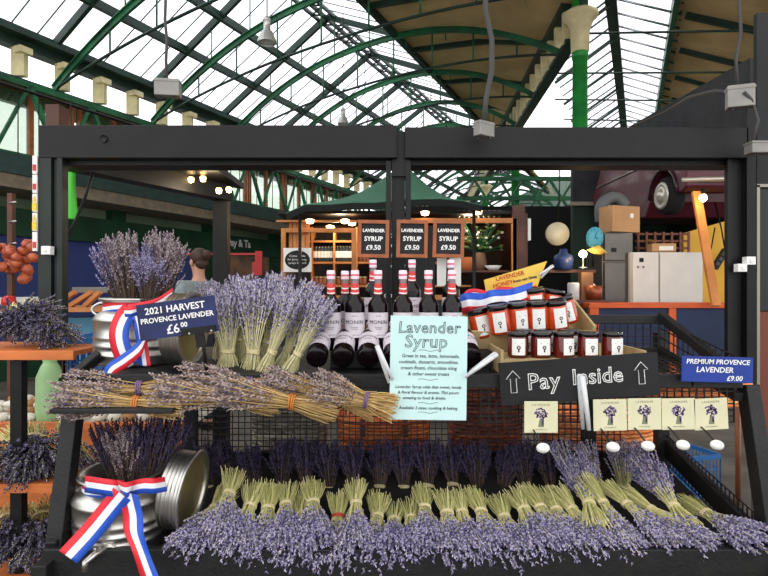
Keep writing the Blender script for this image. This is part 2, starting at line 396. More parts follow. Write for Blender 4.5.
struct(MB().bbox(.8, 6.4, 17.8, 18.0, 0, 4.1), 'wall_inner', [mat('near_black', (18, 22, 20), .8)])
# ================================================================ black kiosk frame over the stall (about Y = 3)
YK = 3.0
def kx(px, Y=YK): return (px-384)*Y/F
def kz(py, Y=YK): return CZ-(py-288)*Y/F
t = thing('kiosk_frame', 'black painted timber frame with header beams and posts standing over the lavender stall', 'frame', V(0, 3, 0))
MB().bbox(kx(38), kx(397), 3.0, 3.12, kz(158), kz(125)).build('header_beam', black, t, True, .004)
MB().bbox(kx(405), kx(749), 3.0, 3.12, kz(158), kz(127)).build('header_beam', black, t, True, .004)
MB().bbox(kx(60), kx(745), 3.06, 3.2, kz(170.5, 3.2), kz(156)).build('inner_beam', black, t, True)
MB().bbox(kx(392), kx(410), 3.03, 3.15, kz(175), kz(130)).build('beam_joint', black, t, True)
pg = mat('worn_black_green_paint', (18, 24, 21), .5, c2=(26, 40, 32), scale=3)
g = MB(); g.bbox(kx(38), kx(51), 3.0, 3.06, kz(352), kz(158)); g.build('post', pg, t, True)
g = MB(); g.bbox(kx(52), kx(56), 3.02, 3.06, kz(350), kz(158)); g.bbox(kx(57), kx(62), 3.0, 3.06, kz(352), kz(158)); g.build('post', pg, t, True)
g = MB(); g.bbox(kx(386), kx(391), 3.02, 3.08, 1.2, kz(160)); g.bbox(kx(392), kx(405), 3.05, 3.1, 1.2, kz(160)); g.bbox(kx(406), kx(411), 3.02, 3.08, 1.2, kz(160)); g.build('post', black, t, True)
g = MB(); g.bbox(kx(730), kx(734), 3.02, 3.05, kz(398), kz(128)); g.bbox(kx(735), kx(746), 3.04, 3.06, kz(396), kz(128)); g.bbox(kx(747), kx(756), 3.0, 3.05, kz(398), kz(100)); g.build('post', black, t, True)
MB().bbox(kx(34), kx(48), 3.1, 3.2, kz(125), kz(98)).build('post_cap', brownw, t, True)
g = MB().lathe([(0, 0), (.017, .0), (.02, .006)], 16, T(V(kx(104), 2.998, kz(139))) @ RX(90)); g.build('round_plate', mat('dull_black', (16, 16, 16), .6), t, True)
struct(MB().bbox(kx(757, 3.05), kx(850), 3.05, 3.08, 0, 3.0), 'wall_side', [blackwall])
t = thing('wall_frame', 'grey metal framed opening with a red-brown panel at the right edge', 'frame', V(kx(765), 3.0, 1))
MB().bbox(kx(757), kx(760), 3.0, 3.05, .3, kz(185)).bbox(kx(757), kx(800), 3.0, 3.05, kz(187), kz(184)).build('frame', mat('grey_alu', (140, 136, 124), .4, .6), t, True)
MB().bbox(kx(761), kx(800), 3.02, 3.05, .3, kz(312)).build('lower_panel', mat('red_brown_panel', (112, 58, 44), .6), t, True)
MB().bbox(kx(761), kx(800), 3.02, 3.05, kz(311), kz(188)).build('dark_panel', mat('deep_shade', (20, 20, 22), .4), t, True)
for k, (x, y, lab) in enumerate(((738, 268, 'lower left'), (746.5, 261, 'upper right'))):
    t = thing('switch_box', 'small white switch box, %s of the pair on the right black post' % lab, 'switch', V(kx(x), 2.99, kz(y+4)), 'switch boxes on the right post')
    MB().bbox(kx(x-4.5), kx(x+4.5), 2.96, 3.0, kz(y+4), kz(y-4)).build('box', white, t, True, .002)
    MB().bbox(kx(x-1.5), kx(x+1.5), 2.953, 2.96, kz(y+1.5), kz(y-1.5)).build('rocker', paper, t, True)
t = thing('switch_box', 'white square switch on the left black post beside the navy shopfront', 'switch', V(kx(49.5), 2.97, kz(255)))
MB().bbox(kx(45.5), kx(54.5), 2.96, 3.0, kz(255), kz(246.5)).build('box', white, t, True, .002); MB().bbox(kx(49), kx(51), 2.953, 2.96, kz(252), kz(249.5)).build('rocker', paper, t, True)
# warning stickers down the left post
yel = mat('sticker_yellow', (226, 196, 60), .5); rdm = mat('sticker_red', (190, 60, 50), .5)
for k, (y0, y1, m_) in enumerate(((156, 174, rdm), (175, 193, rdm), (194, 212, yel), (213, 231, yel), (232, 251, rdm))):
    t = thing('warning_sticker', ['topmost white and red notice sticker on the left post', 'second white and red notice sticker down the left post', 'upper yellow triangle warning sticker on the left post', 'lower yellow triangle warning sticker on the left post', 'bottom white and red notice sticker on the left post'][k], 'sticker', V(kx(36), 3.0, kz(y1)), 'stickers on the left post')
    MB().bbox(kx(33.5), kx(38), 2.99, 3.1, kz(y1), kz(y0)).build('backing', paper, t, True)
    if k in (2, 3):
        MB().bbox(kx(33.6), kx(37.9), 2.986, 2.99, kz(y1-1), kz((y0+y1)/2)).build('colour_band', m_, t, True)
        MB().prism([V(kx(34.2), 2.984, kz(y0+8)), V(kx(37.3), 2.984, kz(y0+8)), V(kx(35.8), 2.984, kz(y0+2))], (0, .005, 0)).build('triangle', m_, t, True)
    else: MB().bbox(kx(34.2), kx(37.3), 2.986, 2.99, kz(y1-3), kz(y1-9)).build('colour_band', m_, t, True)
# hanging junction boxes and cables
cab = mat('grey_cable', (62, 60, 58), .6); bx = mat('grey_metal_box', (136, 134, 128), .5, .3, var=.1)
def jbox(x0, x1, y0, y1, Y, cable, lab, sw=.0, r=.008):
    c = P((x0+x1)/2, y1, Y); t = thing('junction_box', lab, 'junction box', c)
    w = (x1-x0)*Y/F; h = (y1-y0)*Y/F
    MB().box((0, 0, h/2), (w, w*.5, h), RZ(sw)).build('box', bx, t, False, .004)
    MB().box((0, 0, h*.86), (w*1.04, w*.54, h*.1), RZ(sw)).build('lid', bx, t)
    pts = [P(a, b, Y+.01) for a, b in cable]; MB().tube(pts, r, 7).build('cable', cab, t, True)
    for s_ in (-.3, .3): MB().lathe([(.006, 0), (.006, .012)], 8, T(V(s_*w, 0, -.012))).build('gland', cab, t)
jbox(156, 180, 80, 97, 2.9, [(167, 82), (166, 60), (167, 40), (165, 20), (167, -40)], 'grey metal junction box hanging on a cable at upper left', 8)
jbox(474, 494, 122, 137, 2.85, [(484, 124), (486, 100), (492, 70), (492, 40), (486, 10), (484, -40)], 'grey junction box at the end of a thick cable in front of the black beam', 35, .014)
jbox(728, 752, 86, 108, 2.9, [(738, 88), (736, 60), (741, 30), (739, 5), (741, -30)], 'pale grey junction box on a hanging cable at upper right', -20)
jbox(748, 775, 142, 154, 2.85, [(752, 144), (758, 120), (752, 100), (744, 92)], 'small grey junction box at the right end of the black beam', 0)
tag(MB().tube([P(635, 125, 6), P(665, 112, 5), P(690, 97, 4), P(715, 91, 3.2), P(730, 93, 2.92)], .012, 6).build('power_cable', cab, None, True), 'thin grey power cable sagging across the charcoal wall to the box', 'cable')
tag(MB().tube([P(93, 172, 3.2), P(86, 195, 3.2), P(75, 222, 3.2), P(62, 246, 3.1)], .008, 6).build('power_cable', black, None, True), 'black cable sloping from the beam to the left post', 'cable')
for k, (x, y0, y1, Y) in enumerate(((267, 17, 43, 9), (343, 108, 124, 13))):
    c = P(x, y1, Y); s_ = (y1-y0)*Y/F
    t = thing('pendant_lamp', ['silver bell-shaped pendant lamp hanging below the glazed roof', 'farther bell-shaped pendant lamp just above the black beam'][k], 'lamp', c, 'pendant lamps')
    MB().lathe([(.36*s_, 0), (.35*s_, .12*s_), (.22*s_, .42*s_), (.14*s_, .5*s_), (.13*s_, .85*s_), (.17*s_, .87*s_), (.1*s_, 1.0*s_), (.0, 1.02*s_)], 20).build('shade', mat('lamp_alu', (200, 205, 200), .35, .5), t)
    MB().lathe([(.3*s_, .06*s_), (.0, .1*s_)], 16).build('lens', paper, t)
    MB().tube([V(0, 0, s_), V(0, 0, s_+2.2)], .012, 5).build('cable', cab, t)
t = thing('hanging_banner', 'bright green tube hanging beside the left post', 'tube', P(71, 219, 4.2))
MB().lathe([(.04, 0), (.045, .06), (.032, .2), (.03, .42)], 12).build('tube', mat('lime_green', (76, 200, 60), .5), t)
MB().tube([V(0, 0, .42), V(0, 0, .9)], .004, 4).build('cord', black, t)
# ================================================================ display stand
XL, XR = -1.108, 1.285
t = thing('display_stand', 'black wooden and wire stepped market display stand holding the lavender and syrup', 'stand', V(0.09, 2.1, 0))
fm = blackworn
# lower tray
g = MB(); g.bbox(XL, XR, 1.815, 1.845, .56, .652); g.build('tray_front_rail', fm, t, True, .004)
for x in (XL, XR-.03):
    MB().beam(V(x+.015, 1.84, .63), V(x+.015, 2.58, .80), .035, .075).build('tray_side_rail', fm, t, True, .004)
MB().bbox(XL, XR, 2.56, 2.59, .66, .75).build('tray_back_rail', fm, t, True)
g = MB(); g.prism([V(XL+.03, 1.845, .585), V(XR-.03, 1.845, .585), V(XR-.03, 2.56, .70), V(XL+.03, 2.56, .70)], (0, 0, .012)); g.build('tray_board', mat('dark_tray', (36, 34, 34), .8), t, True)
# legs
for a, b in ((V(XL+.015, 1.80, .5), V(XL+.02, 1.97, 1.10)), (V(XR+.01, 1.80, .45), V(XR-.005, 1.97, 1.16))):
    MB().beam(V(a.x, a.y, .0), V(a.x, a.y, .62), .06, .05).build('leg', fm, t, True, .003)
    MB().beam(V(a.x+.0, a.y+.07, .63), b, .055, .05).build('leg', fm, t, True, .003)
for x in (-.87, .92):
    MB().bbox(x-.025, x+.025, 2.5, 2.55, 0, 1.2).build('rear_leg', fm, t, True)
MB().bbox(XR-.06, XR-.01, 2.5, 2.55, 0, 1.3).build('rear_leg', fm, t, True)
MB().bbox(-1.5, -1.16, 2.58, 2.92, 1.07, 1.085).bbox(-1.2, -1.16, 2.5, 2.6, 1.0, 1.07).build('rear_bracket', fm, t, True)
# upper shelf : slopes from z 1.195 (front) to 1.25 (back)
g = MB(); g.bbox(XL+.05, XR-.05, 1.925, 1.955, 1.155, 1.203); g.build('shelf_front_rail', fm, t, True, .003)
g = MB(); g.bbox(XL+.03, -.68, 1.80, 1.95, 1.095, 1.11); g.bbox(-.68, 0, 1.88, 1.95, 1.095, 1.11); g.build('front_ledge', fm, t, True, .003)
g = MB(); g.prism([V(XL+.07, 1.95, 1.178), V(.36, 1.95, 1.178), V(.36, 2.5, 1.222), V(XL+.07, 2.5, 1.222)], (0, 0, .014)); g.build('shelf_board', fm, t, True)
for x, k in ((XL+.03, 0), (XR-.05, 1)):
    a, b = V(x, 1.95, 1.19), V(x, 2.5, 1.375)
    MB().beam(a, b, .03, .04).build('shelf_side_rail', fm, t, True, .003)
    MB().beam(V(x, 1.95, 1.12), V(x, 2.5, 1.22), .03, .03).build('shelf_side_rail', fm, t, True)
MB().bbox(XL+.03, XR-.03, 2.49, 2.52, 1.34, 1.38).build('shelf_back_rail', fm, t, True, .003)
MB().bbox(XL+.03, XR-.03, 2.49, 2.52, 1.20, 1.235).build('shelf_back_rail', fm, t, True)
def grid(o, a, b, na, nb, r=.0022):
    g = MB()
    for i in range(na+1): p = o+a*(i/na); g.beam(p, p+b, r*2)
    for j in range(nb+1): p = o+b*(j/nb)+V(0, .003, 0); g.beam(p, p+a, r*2)
    return g
grid(V(XL+.25, 2.47, .72), V(1.9, 0, 0), V(0, 0, .48), 70, 18, .0019).build('wire_back_panel', wiremat, t, True)
grid(V(.34, 1.95, 1.165), V(XR-.4, 0, 0), V(0, .55, .05), 26, 16, .0022).build('wire_shelf', wiremat, t, True)
grid(V(.34, 1.96, 1.03), V(XR-.4, 0, 0), V(0, .0, .13), 34, 6, .0022).build('wire_apron', wiremat, t, True)
grid(V(.34, 2.5, 1.22), V(XR-.4, 0, 0), V(0, 0, .13), 26, 4, .0022).build('wire_back_fence', wiremat, t, True)
grid(V(XR-.05, 1.97, 1.14), V(0, .53, .10), V(0, 0, .12), 14, 3, .0022).build('wire_side_fence', wiremat, t, True)
grid(V(XR-.02, 1.9, .60), V(0, .65, .12), V(0, 0, .13), 26, 4, .002).build('wire_tray_side', wiremat, t, True)
MB().bbox(-.2, .42, 2.08, 2.5, 1.205, 1.262).build('bottle_riser', fm, t, True)
MB().bbox(-.2, .42, 2.32, 2.5, 1.262, 1.315).build('bottle_riser', fm, t, True)
g = MB(); random.seed(5)
for i in range(150):
    x = XL+.4+i*(XR-XL-.45)/150
    g.tube([V(x, 1.80+rnd(-.004, .004), .555), V(x+rnd(-.01, .01), 1.80+rnd(-.01, .01), .40), V(x, 1.805, .28)], .006, 5)
for z in (.53, .46, .39, .32): g.tube([V(XL+.4+i*.02, 1.795+.006*(i % 2), z) for i in range(100)], .006, 5)
g.build('reed_skirt', mat('reed_skirt', (104, 86, 62), .8, c2=(56, 46, 36), scale=30), t, True)
# ================================================================ milk churns
def churn(name, M, lab):
    t = thing(name, lab, 'milk churn', M)
    prof = [(0, 0), (.16, 0), (.165, .01), (.165, .035), (.168, .04), (.168, .05), (.164, .055), (.164, .075), (.168, .08), (.168, .09), (.164, .095), (.164, .115), (.168, .12), (.164, .127), (.164, .19), (.168, .195), (.166, .203), (.155, .222), (.13, .238), (.122, .245), (.122, .268), (.138, .285)]
    MB().lathe(prof, 48).build('body', steel, t)
    g = MB().lathe([(.138, .283), (.145, .284), (.148, .29), (.144, .296), (.134, .292), (.118, .268), (.115, .22)], 48); g.build('rim', steel, t)
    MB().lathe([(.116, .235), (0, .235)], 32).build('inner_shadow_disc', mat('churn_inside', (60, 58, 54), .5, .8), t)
    for s_ in (-1, 1):
        pts = [V(s_*(.166+.035*math.sin(a)), 0, .19+.08*(1-math.cos(a))/2*1.6-.0) for a in [PI*i/10 for i in range(11)]]
        pts = [V(s_*.158, 0, .205)]+[V(s_*(.16+.028*math.sin(a)), 0, .21+.06*i_/8) for i_, a in enumerate([PI*i/8 for i in range(9)])]+[V(s_*.14, 0, .275)]
        MB().tube(pts, .006, 8).build('handle', steel, t)
    return t
M1 = T(V(-.975, 2.24, 1.207)) @ Matrix.Diagonal((1.03, 1.03, .86, 1)); M2 = T(V(-.925, 1.99, .616)) @ RX(3) @ Matrix.Diagonal((.97, .97, .82, 1))
c1 = churn('milk_churn', M1, 'steel milk churn on the upper shelf with a tricolour ribbon, filled with tall lavender')
c2 = churn('milk_churn', M2, 'steel milk churn with a tap on the lower tray, filled with dark lavender')
g = MB(); g.tube([V(.02, -.155, .045), V(.0, -.20, .052), V(-.02, -.225, .035), V(-.022, -.228, .0)], [.012, .012, .011, .009], 12)
tp = g.build('tap', steel, c2); MB().tube([V(-.0, -.2, .055), V(-.0, -.2, .082)], .006, 8).box((-.0, -.2, .085), (.05, .014, .008)).build('tap_lever', steel, tp)
MB().lathe([(.03, 0), (.03, .006), (.022, .01)], 16, T(V(.02, -.16, .047)) @ RZ(7) @ RX(90)).build('tap_flange', steel, tp)
def lid(M, lab):
    t = thing('churn_lid', lab, 'lid', M, 'milk churn lids')
    prof = [(0, .0), (.05, .0), (.055, -.012), (.10, -.012), (.125, 0)]
    for k in range(5): z = k*.014; prof += [(.127, z+.001), (.134, z+.005), (.134, z+.009), (.127, z+.013)]
    prof += [(.14, .072), (.143, .078), (.138, .082), (.12, .080), (.12, .066)]
    MB().lathe(prof, 48).build('ribbed_shell', steel, t); MB().lathe([(.122, .067), (.06, .062), (.02, .066), (0, .066)], 40).build('inner_face', mat('brass_tinted_steel', (190, 178, 130), .38, .9), t)
    MB().tube([V(-.04, 0, -.010), V(-.035, 0, -.035), V(.035, 0, -.035), V(.04, 0, -.010)], .006, 8).build('handle', steel, t)
    return t
brass = mat('brass_steel', (176, 164, 120), .35, 1)
lid(T(V(-.752, 1.99, .79)) @ frame(V(.97, -.07, -.12)), 'ribbed steel churn lid leaning against the lower churn on the tray')
lid(T(V(-.79, 2.10, 1.35)) @ frame(V(1, -.08, -.03)), 'ribbed steel churn lid standing on edge behind the harvest price sign')
# ---------------------------------------------------------------- ribbons
TRI = [red, wht, blu]
def ribbon(name, center, width_dirs, w, parent, flip=False, thick=.0012, world=False):
    rows = []
    for c, d in zip(center, width_dirs):
        c = Vector(c); d = Vector(d).normalized()
        rows.append([c+d*w*(k/3-.5) for k in range(4)])
    ms = [2, 1, 0] if flip else [0, 1, 2]
    o = MB().strip(rows, ms).build(name, TRI, parent, world)
    s_ = o.modifiers.new('s', 'SOLIDIFY'); s_.thickness = thick
    return o
def smooth(pts, n=6):
    pts = [Vector(p) for p in pts]; out = []
    for i in range(len(pts)-1):
        p0 = pts[max(i-1, 0)]; p1 = pts[i]; p2 = pts[i+1]; p3 = pts[min(i+2, len(pts)-1)]
        for k in range(n):
            s_ = k/n; out.append(.5*((2*p1)+(p2-p0)*s_+(2*p0-5*p1+4*p2-p3)*s_*s_+(3*p1-p0-3*p2+p3)*s_**3))
    return out+[pts[-1]]
def neck(parent, r=.127, z=.252, w=.05):
    c = [V(r*math.cos(a), r*math.sin(a), z+.006*math.sin(3*a)) for a in [2*PI*i/40 for i in range(41)]]
    ribbon('neck_band', c, [V(0, 0, -1)]*41, w, parent)
rb1 = thing('tricolour_ribbon', 'red, white and blue ribbon tied in a looped knot round the upper churn', 'ribbon', M1)
neck(rb1, .131)
def rib_px(name, parent, pts, Y, wpx, flip=False):
    """pts: (px, py, width angle deg, depth offset)"""
    ce = smooth([P(a, b, Y+e) for a, b, an, e in pts]); an = smooth([V(a2, 0, 0) for _, _, a2, _ in pts])
    ribbon(name, ce, [V(math.cos(R(a.x)), 0, -math.sin(R(a.x))) for a in an], wpx*Y/F, parent, flip, world=True)
YR = 1.985
rib_px('loop', rb1, [(131, 311, 60, .05), (124, 318, 15, .01), (119, 333, 5, -.01), (122, 350, -15, -.01), (131, 366, -30, 0)], YR, 20)
rib_px('loop', rb1, [(136, 314, 10, .03), (140, 328, 0, .0), (142, 343, 15, .0), (145, 366, 0, .0)], YR, 12, True)
rib_px('tail', rb1, [(147, 335, 100, -.02), (139, 349, 70, -.03), (124, 361, 62, -.03), (112, 369, 55, -.03), (108, 377, 40, -.03)], YR, 13, True)
rib_px('tail', rb1, [(128, 311, 95, .03), (142, 308, 100, .02), (156, 304, 105, .04), (172, 294, 100, .08)], YR, 13)
rib_px('knot', rb1, [(124, 312, 80, -.02), (131, 312, 90, -.035), (137, 310, 95, -.02)], YR, 10)
rb2 = thing('tricolour_ribbon', 'red, white and blue ribbon tied in a bow round the lower churn', 'ribbon', M2)
neck(rb2, .131)
YR = 1.825
rib_px('bow_loop', rb2, [(124, 489, 90, -.0), (112, 488, 85, -.03), (98, 486, 90, -.02), (85, 484, 92, .03)], YR, 17)
rib_px('bow_loop', rb2, [(130, 489, 90, -.0), (142, 486, 95, -.03), (154, 486, 88, -.03), (166, 484, 80, .02)], YR, 15)
rib_px('tail', rb2, [(122, 494, 35, -.03), (108, 511, 35, -.03), (90, 533, 38, -.05), (68, 557, 35, -.09)], YR, 21)
rib_px('tail', rb2, [(128, 493, 10, -.03), (133, 515, 5, -.03), (134, 533, 10, -.05), (142, 555, 22, -.09), (152, 582, 12, -.1)], YR, 20)
rib_px('knot', rb2, [(119, 487, 70, -.03), (126, 490, 80, -.05), (132, 488, 110, -.03)], YR, 15)
rb3 = thing('tricolour_ribbon', 'red, white and blue ribbon draped over the back of the jar crate', 'ribbon', P(495, 305, 2.3))
rib_px('band', rb3, [(458, 306, 100, 0), (468, 303, 75, -.05), (480, 303, 108, -.02), (493, 300, 80, -.06), (506, 299, 105, -.03), (518, 297, 85, -.06), (532, 292, 95, -.03)], 2.27, 20, True)
rib_px('fold', rb3, [(460, 300, 120, .02), (474, 294, 60, .0), (488, 297, 115, -.03), (504, 292, 60, -.0), (520, 294, 110, -.0), (537, 291, 85, .01)], 2.33, 12)
# ================================================================ lavender
headL = mat('lavender_flowers', (176, 168, 202), .85, c2=(94, 88, 130), scale=30, island=.9)
headG = mat('grey_lavender_flowers', (180, 165, 166), .85, c2=(108, 94, 104), scale=30, island=.9)
headD = mat('dark_shaded_lavender_flowers', (74, 66, 100), .85, c2=(38, 34, 58), scale=30, island=.9)  # dark variety, deepened to carry the shade under the shelf in its colour
stemG = mat('straw_green_stems', (232, 224, 166), .8, c2=(186, 184, 116), scale=25, island=.8)
stemT = mat('dry_tan_stems', (220, 186, 122), .8, c2=(160, 130, 78), scale=25, island=.8)
stemP = mat('pale_straw_stems', (232, 224, 182), .8, c2=(190, 184, 132), scale=25, island=.8)
stemD = mat('grey_brown_stems', (112, 92, 78), .85, c2=(66, 54, 48), scale=25, island=.8)
bandY = mat('straw_tie', (208, 196, 150), .7); bandR = mat('red_elastic_tie', (190, 70, 56), .6); bandP = mat('violet_tie', (130, 100, 140), .6); bandO = mat('orange_tie', (200, 120, 50), .6)
OCT = [(0, 1, 4), (1, 2, 4), (2, 3, 4), (3, 0, 4), (1, 0, 5), (2, 1, 5), (3, 2, 5), (0, 3, 5)]
def bud(vs, fs, c, d, L, w):
    x = d.orthogonal().normalized(); y = d.cross(x); o = len(vs)
    vs += [c+x*w, c+y*w, c-x*w, c-y*w, c+d*L, c-d*L*.6]
    fs += [tuple(o+k for k in f) for f in OCT]
def bunch_proto(name, lab, seed, nst, Ls, Lf, rt, rs, rf, flat, mh, ms, mt, headlen=.07, headfrac=.55, bend=0, budn=15, bw=.0042, sr_=.0013, group=None):
    random.seed(seed); t = thing(name, lab, 'lavender bunch', T(V(0, 0, -5)), group)
    sv = MB(); hv = []; hf = []
    for i in range(nst):
        a = rnd(0, 2*PI); q = math.sqrt(rnd(0, 1))
        u = V(math.cos(a)*q, math.sin(a)*q*flat, 0)
        a2 = a+rnd(-.5, .5); q2 = min(1, q*rnd(.8, 1.15)); u2 = V(math.cos(a2)*q2, math.sin(a2)*q2*flat, 0)
        L1 = Ls*rnd(.82, 1.05); L2 = Lf*(rnd(headfrac, 1.0) if rnd(0, 1) < .6 else rnd(.8, 1.03))
        p0 = V(0, 0, -L1)+u2*rs*rnd(.85, 1.1); p1 = u*rt
        p2 = V(0, 0, L2*.5)+u*(rt+(rf-rt)*.42); p3 = V(bend*L2, 0, L2)+u*rf*rnd(.85, 1.15)+V(rnd(-.008, .008), rnd(-.008, .008), 0)
        sv.tube([p0, (p0+p1)/2*1.0+u*rt*.2, p1, p2, p3], sr_, 3, cap=False, smooth=False)
        ax = (p3-p2).normalized(); hl = headlen*rnd(.7, 1.2)
        nb = budn
        for k in range(nb):
            s_ = k/(nb-1); c = p3-ax*hl*(1-s_)
            if k < 2: c -= ax*.012*(2-k)
            ph = k*2.4+i; o1 = ax.orthogonal().normalized(); o2 = ax.cross(o1); rad = .0038*(1-.5*s_)
            off = o1*math.cos(ph)+o2*math.sin(ph)
            bud(hv, hf, c+off*rad, (ax+off*.75).normalized(), .0072, bw*(1-.35*s_)*rnd(.8, 1.2))
    sv.build('stems', ms, t)
    MB().add(hv, hf).build('flower_heads', mh, t)
    if mt:
        g = MB()
        for k in range(3): g.tube([V(math.cos(a)*(rt+.003), math.sin(a)*(rt*flat+.003), -.006+.006*k+.002*math.sin(a+k)) for a in [2*PI*i/20 for i in range(20)]], .003, 6, closed=True)
        g.build('tie', mt, t)
    return t
def aim(p, d, roll=0, up=V(0, 0, 1)): return T(Vector(p)) @ frame(Vector(d), up) @ RZ(roll)
used = set()
def put(proto, M, lab, group=None):
    if proto.name not in used: used.add(proto.name); proto.matrix_basis = M; proto['label'] = lab; (proto.__setitem__('group', group) if group else None); return proto
    return dup(proto, M, lab, group)
FR = [bunch_proto('lavender_bunch', 'x', 11+k, 100, .125, .245, .018, .05, .074, .6, headL, stemG, m_, .10, budn=18, bw=.0047) for k, m_ in enumerate((bandY, bandY, bandY, bandR))]
# tie pixel positions and head-tip pixel positions on the lower tray
fr = [(215, 508, 188, 552), (229, 493, 222, 546), (250, 506, 238, 553), (268, 508, 262, 562), (286, 504, 284, 550), (301, 515, 297, 560), (313, 502, 314, 550), (338, 517, 334, 568), (356, 503, 356, 552), (377, 516, 374, 566),
      (394, 520, 394, 556), (411, 518, 413, 560), (425, 507, 430, 554), (447, 513, 455, 558), (462, 512, 474, 560), (481, 511, 497, 558), (504, 517, 521, 562), (524, 509, 545, 556), (540, 507, 566, 556), (556, 510, 584, 560),
      (572, 509, 606, 560), (603, 502, 640, 566), (627, 504, 676, 556), (651, 509, 712, 556), (706, 513, 750, 545)]
GF = 'lavender bunches hanging heads down on the front tray'
random.seed(3)
for i, (a, b, c, d) in enumerate(fr):
    tie = P(a, b, 2.0+rnd(-.01, .02)); tip = P(c, d-9, 1.83)
    d_ = (tip-tie).normalized(); pr = FR[3] if i == 7 else FR[i % 3]
    lab = 'lavender bunch, %s from the left along the front tray, heads down' % ORD[i]
    if i == 7: lab = 'lavender bunch bound with a red band, heads down on the front tray'
    if i == 24: lab = 'rightmost lavender bunch on the front tray, heads pointing to the right corner'
    sc = 1.0+rnd(-.07, .07); stretch_ = min(1.25, max(.9, (tip-tie).length/.235))
    put(pr, aim(tie, d_, rnd(-14, 14)) @ Matrix.Diagonal((sc, sc, stretch_, 1)), lab, GF)
for i, (a, b, c, d) in enumerate(((589, 503, 572, 452), (674, 506, 636, 452))):
    tie = P(a, b, 2.0); tip = P(c, d, 2.28)
    put(FR[1], aim(tie, tip-tie, 0), ['lavender bunch with heads up, lying right of the middle of the front tray', 'lavender bunch with heads up, lying near the right end of the tray'][i], 'lavender bunches lying heads up on the front tray')
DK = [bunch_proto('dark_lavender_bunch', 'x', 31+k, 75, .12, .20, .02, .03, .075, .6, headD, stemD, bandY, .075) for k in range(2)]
LT = bunch_proto('lavender_bunch', 'x', 77, 75, .12, .20, .02, .03, .075, .6, headL, stemG, bandY, .075)
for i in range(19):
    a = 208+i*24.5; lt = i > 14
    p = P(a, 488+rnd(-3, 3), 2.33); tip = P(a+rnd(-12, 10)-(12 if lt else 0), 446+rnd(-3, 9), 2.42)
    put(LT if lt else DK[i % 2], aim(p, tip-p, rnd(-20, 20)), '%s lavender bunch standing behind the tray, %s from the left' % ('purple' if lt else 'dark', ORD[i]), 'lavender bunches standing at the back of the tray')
# upright bunches on the upper shelf
UPR = [bunch_proto('lavender_bunch', 'x', 51+k, 90, .10, .26, .022, .05, .085, .6, headL, stemP, bandY, .085) for k in range(2)]
for i, (a, b, c, d, Y) in enumerate(((228, 352, 226, 290, 2.12), (241, 340, 246, 276, 2.2), (253, 352, 258, 280, 2.08), (268, 342, 280, 274, 2.2), (272, 352, 296, 288, 2.05), (288, 350, 312, 282, 2.14), (298, 354, 325, 300, 2.04), (221, 338, 214, 284, 2.26))):
    p = P(a, b, Y); tip = P(c, d, Y+.03)
    L = (tip-p).length/.26
    put(UPR[i % 2], aim(p, tip-p, rnd(-10, 10)) @ Matrix.Diagonal((1, 1, max(.9, L), 1)), ['leftmost pale stemmed lavender bunch standing on the shelf beside the harvest price sign', 'tall lavender bunch standing behind the two leftmost upright bunches', 'lavender bunch standing upright in the front row, second from the sign',
        'tall lavender bunch in the middle of the upright bunches', 'lavender bunch leaning right in the front of the upright group', 'lavender bunch leaning right towards the syrup bottles', 'short lavender bunch leaning over beside the lying bottles', 'lavender bunch leaning left behind the harvest price sign'][i], 'upright lavender bunches on the upper shelf')
# bunches lying along the ledge
LY = [bunch_proto('dried_lavender_bunch', 'x', 61+k, 95, .15, .27, .022, .05, .065, .75, headG, stemT, m_, .08, .45) for k, m_ in enumerate((bandO, bandP, bandO))]
for i, (a, b, c, d, Y, k) in enumerate(((136, 404, 52, 400, 1.86, 0), (140, 388, 66, 386, 1.93, 1), (234, 399, 152, 392, 1.86, 0), (292, 402, 212, 386, 1.82, 0), (335, 398, 262, 380, 1.86, 2), (366, 400, 312, 385, 1.80, 1), (250, 384, 178, 378, 1.93, 1))):
    p = P(a, b, Y); tip = P(c, d, Y+.01)
    L = (tip-p).length/.27
    put(LY[k], aim(p, tip-p, 90) @ Matrix.Diagonal((1, 1, L, 1)), ['dried lavender bunch lying at the left end of the ledge', 'dried lavender bunch lying behind the leftmost one under the upper churn', 'dried lavender bunch lying on the ledge below the harvest price sign',
        'dried lavender bunch with fanned tan stems lying below the upright bunches', 'dried lavender bunch with orange band lying above the grey basket', 'rightmost dried lavender bunch with a violet tie beside the syrup sign', 'dried lavender bunch lying at the back beside the pale stems'][i], 'dried bunches lying on the ledge')
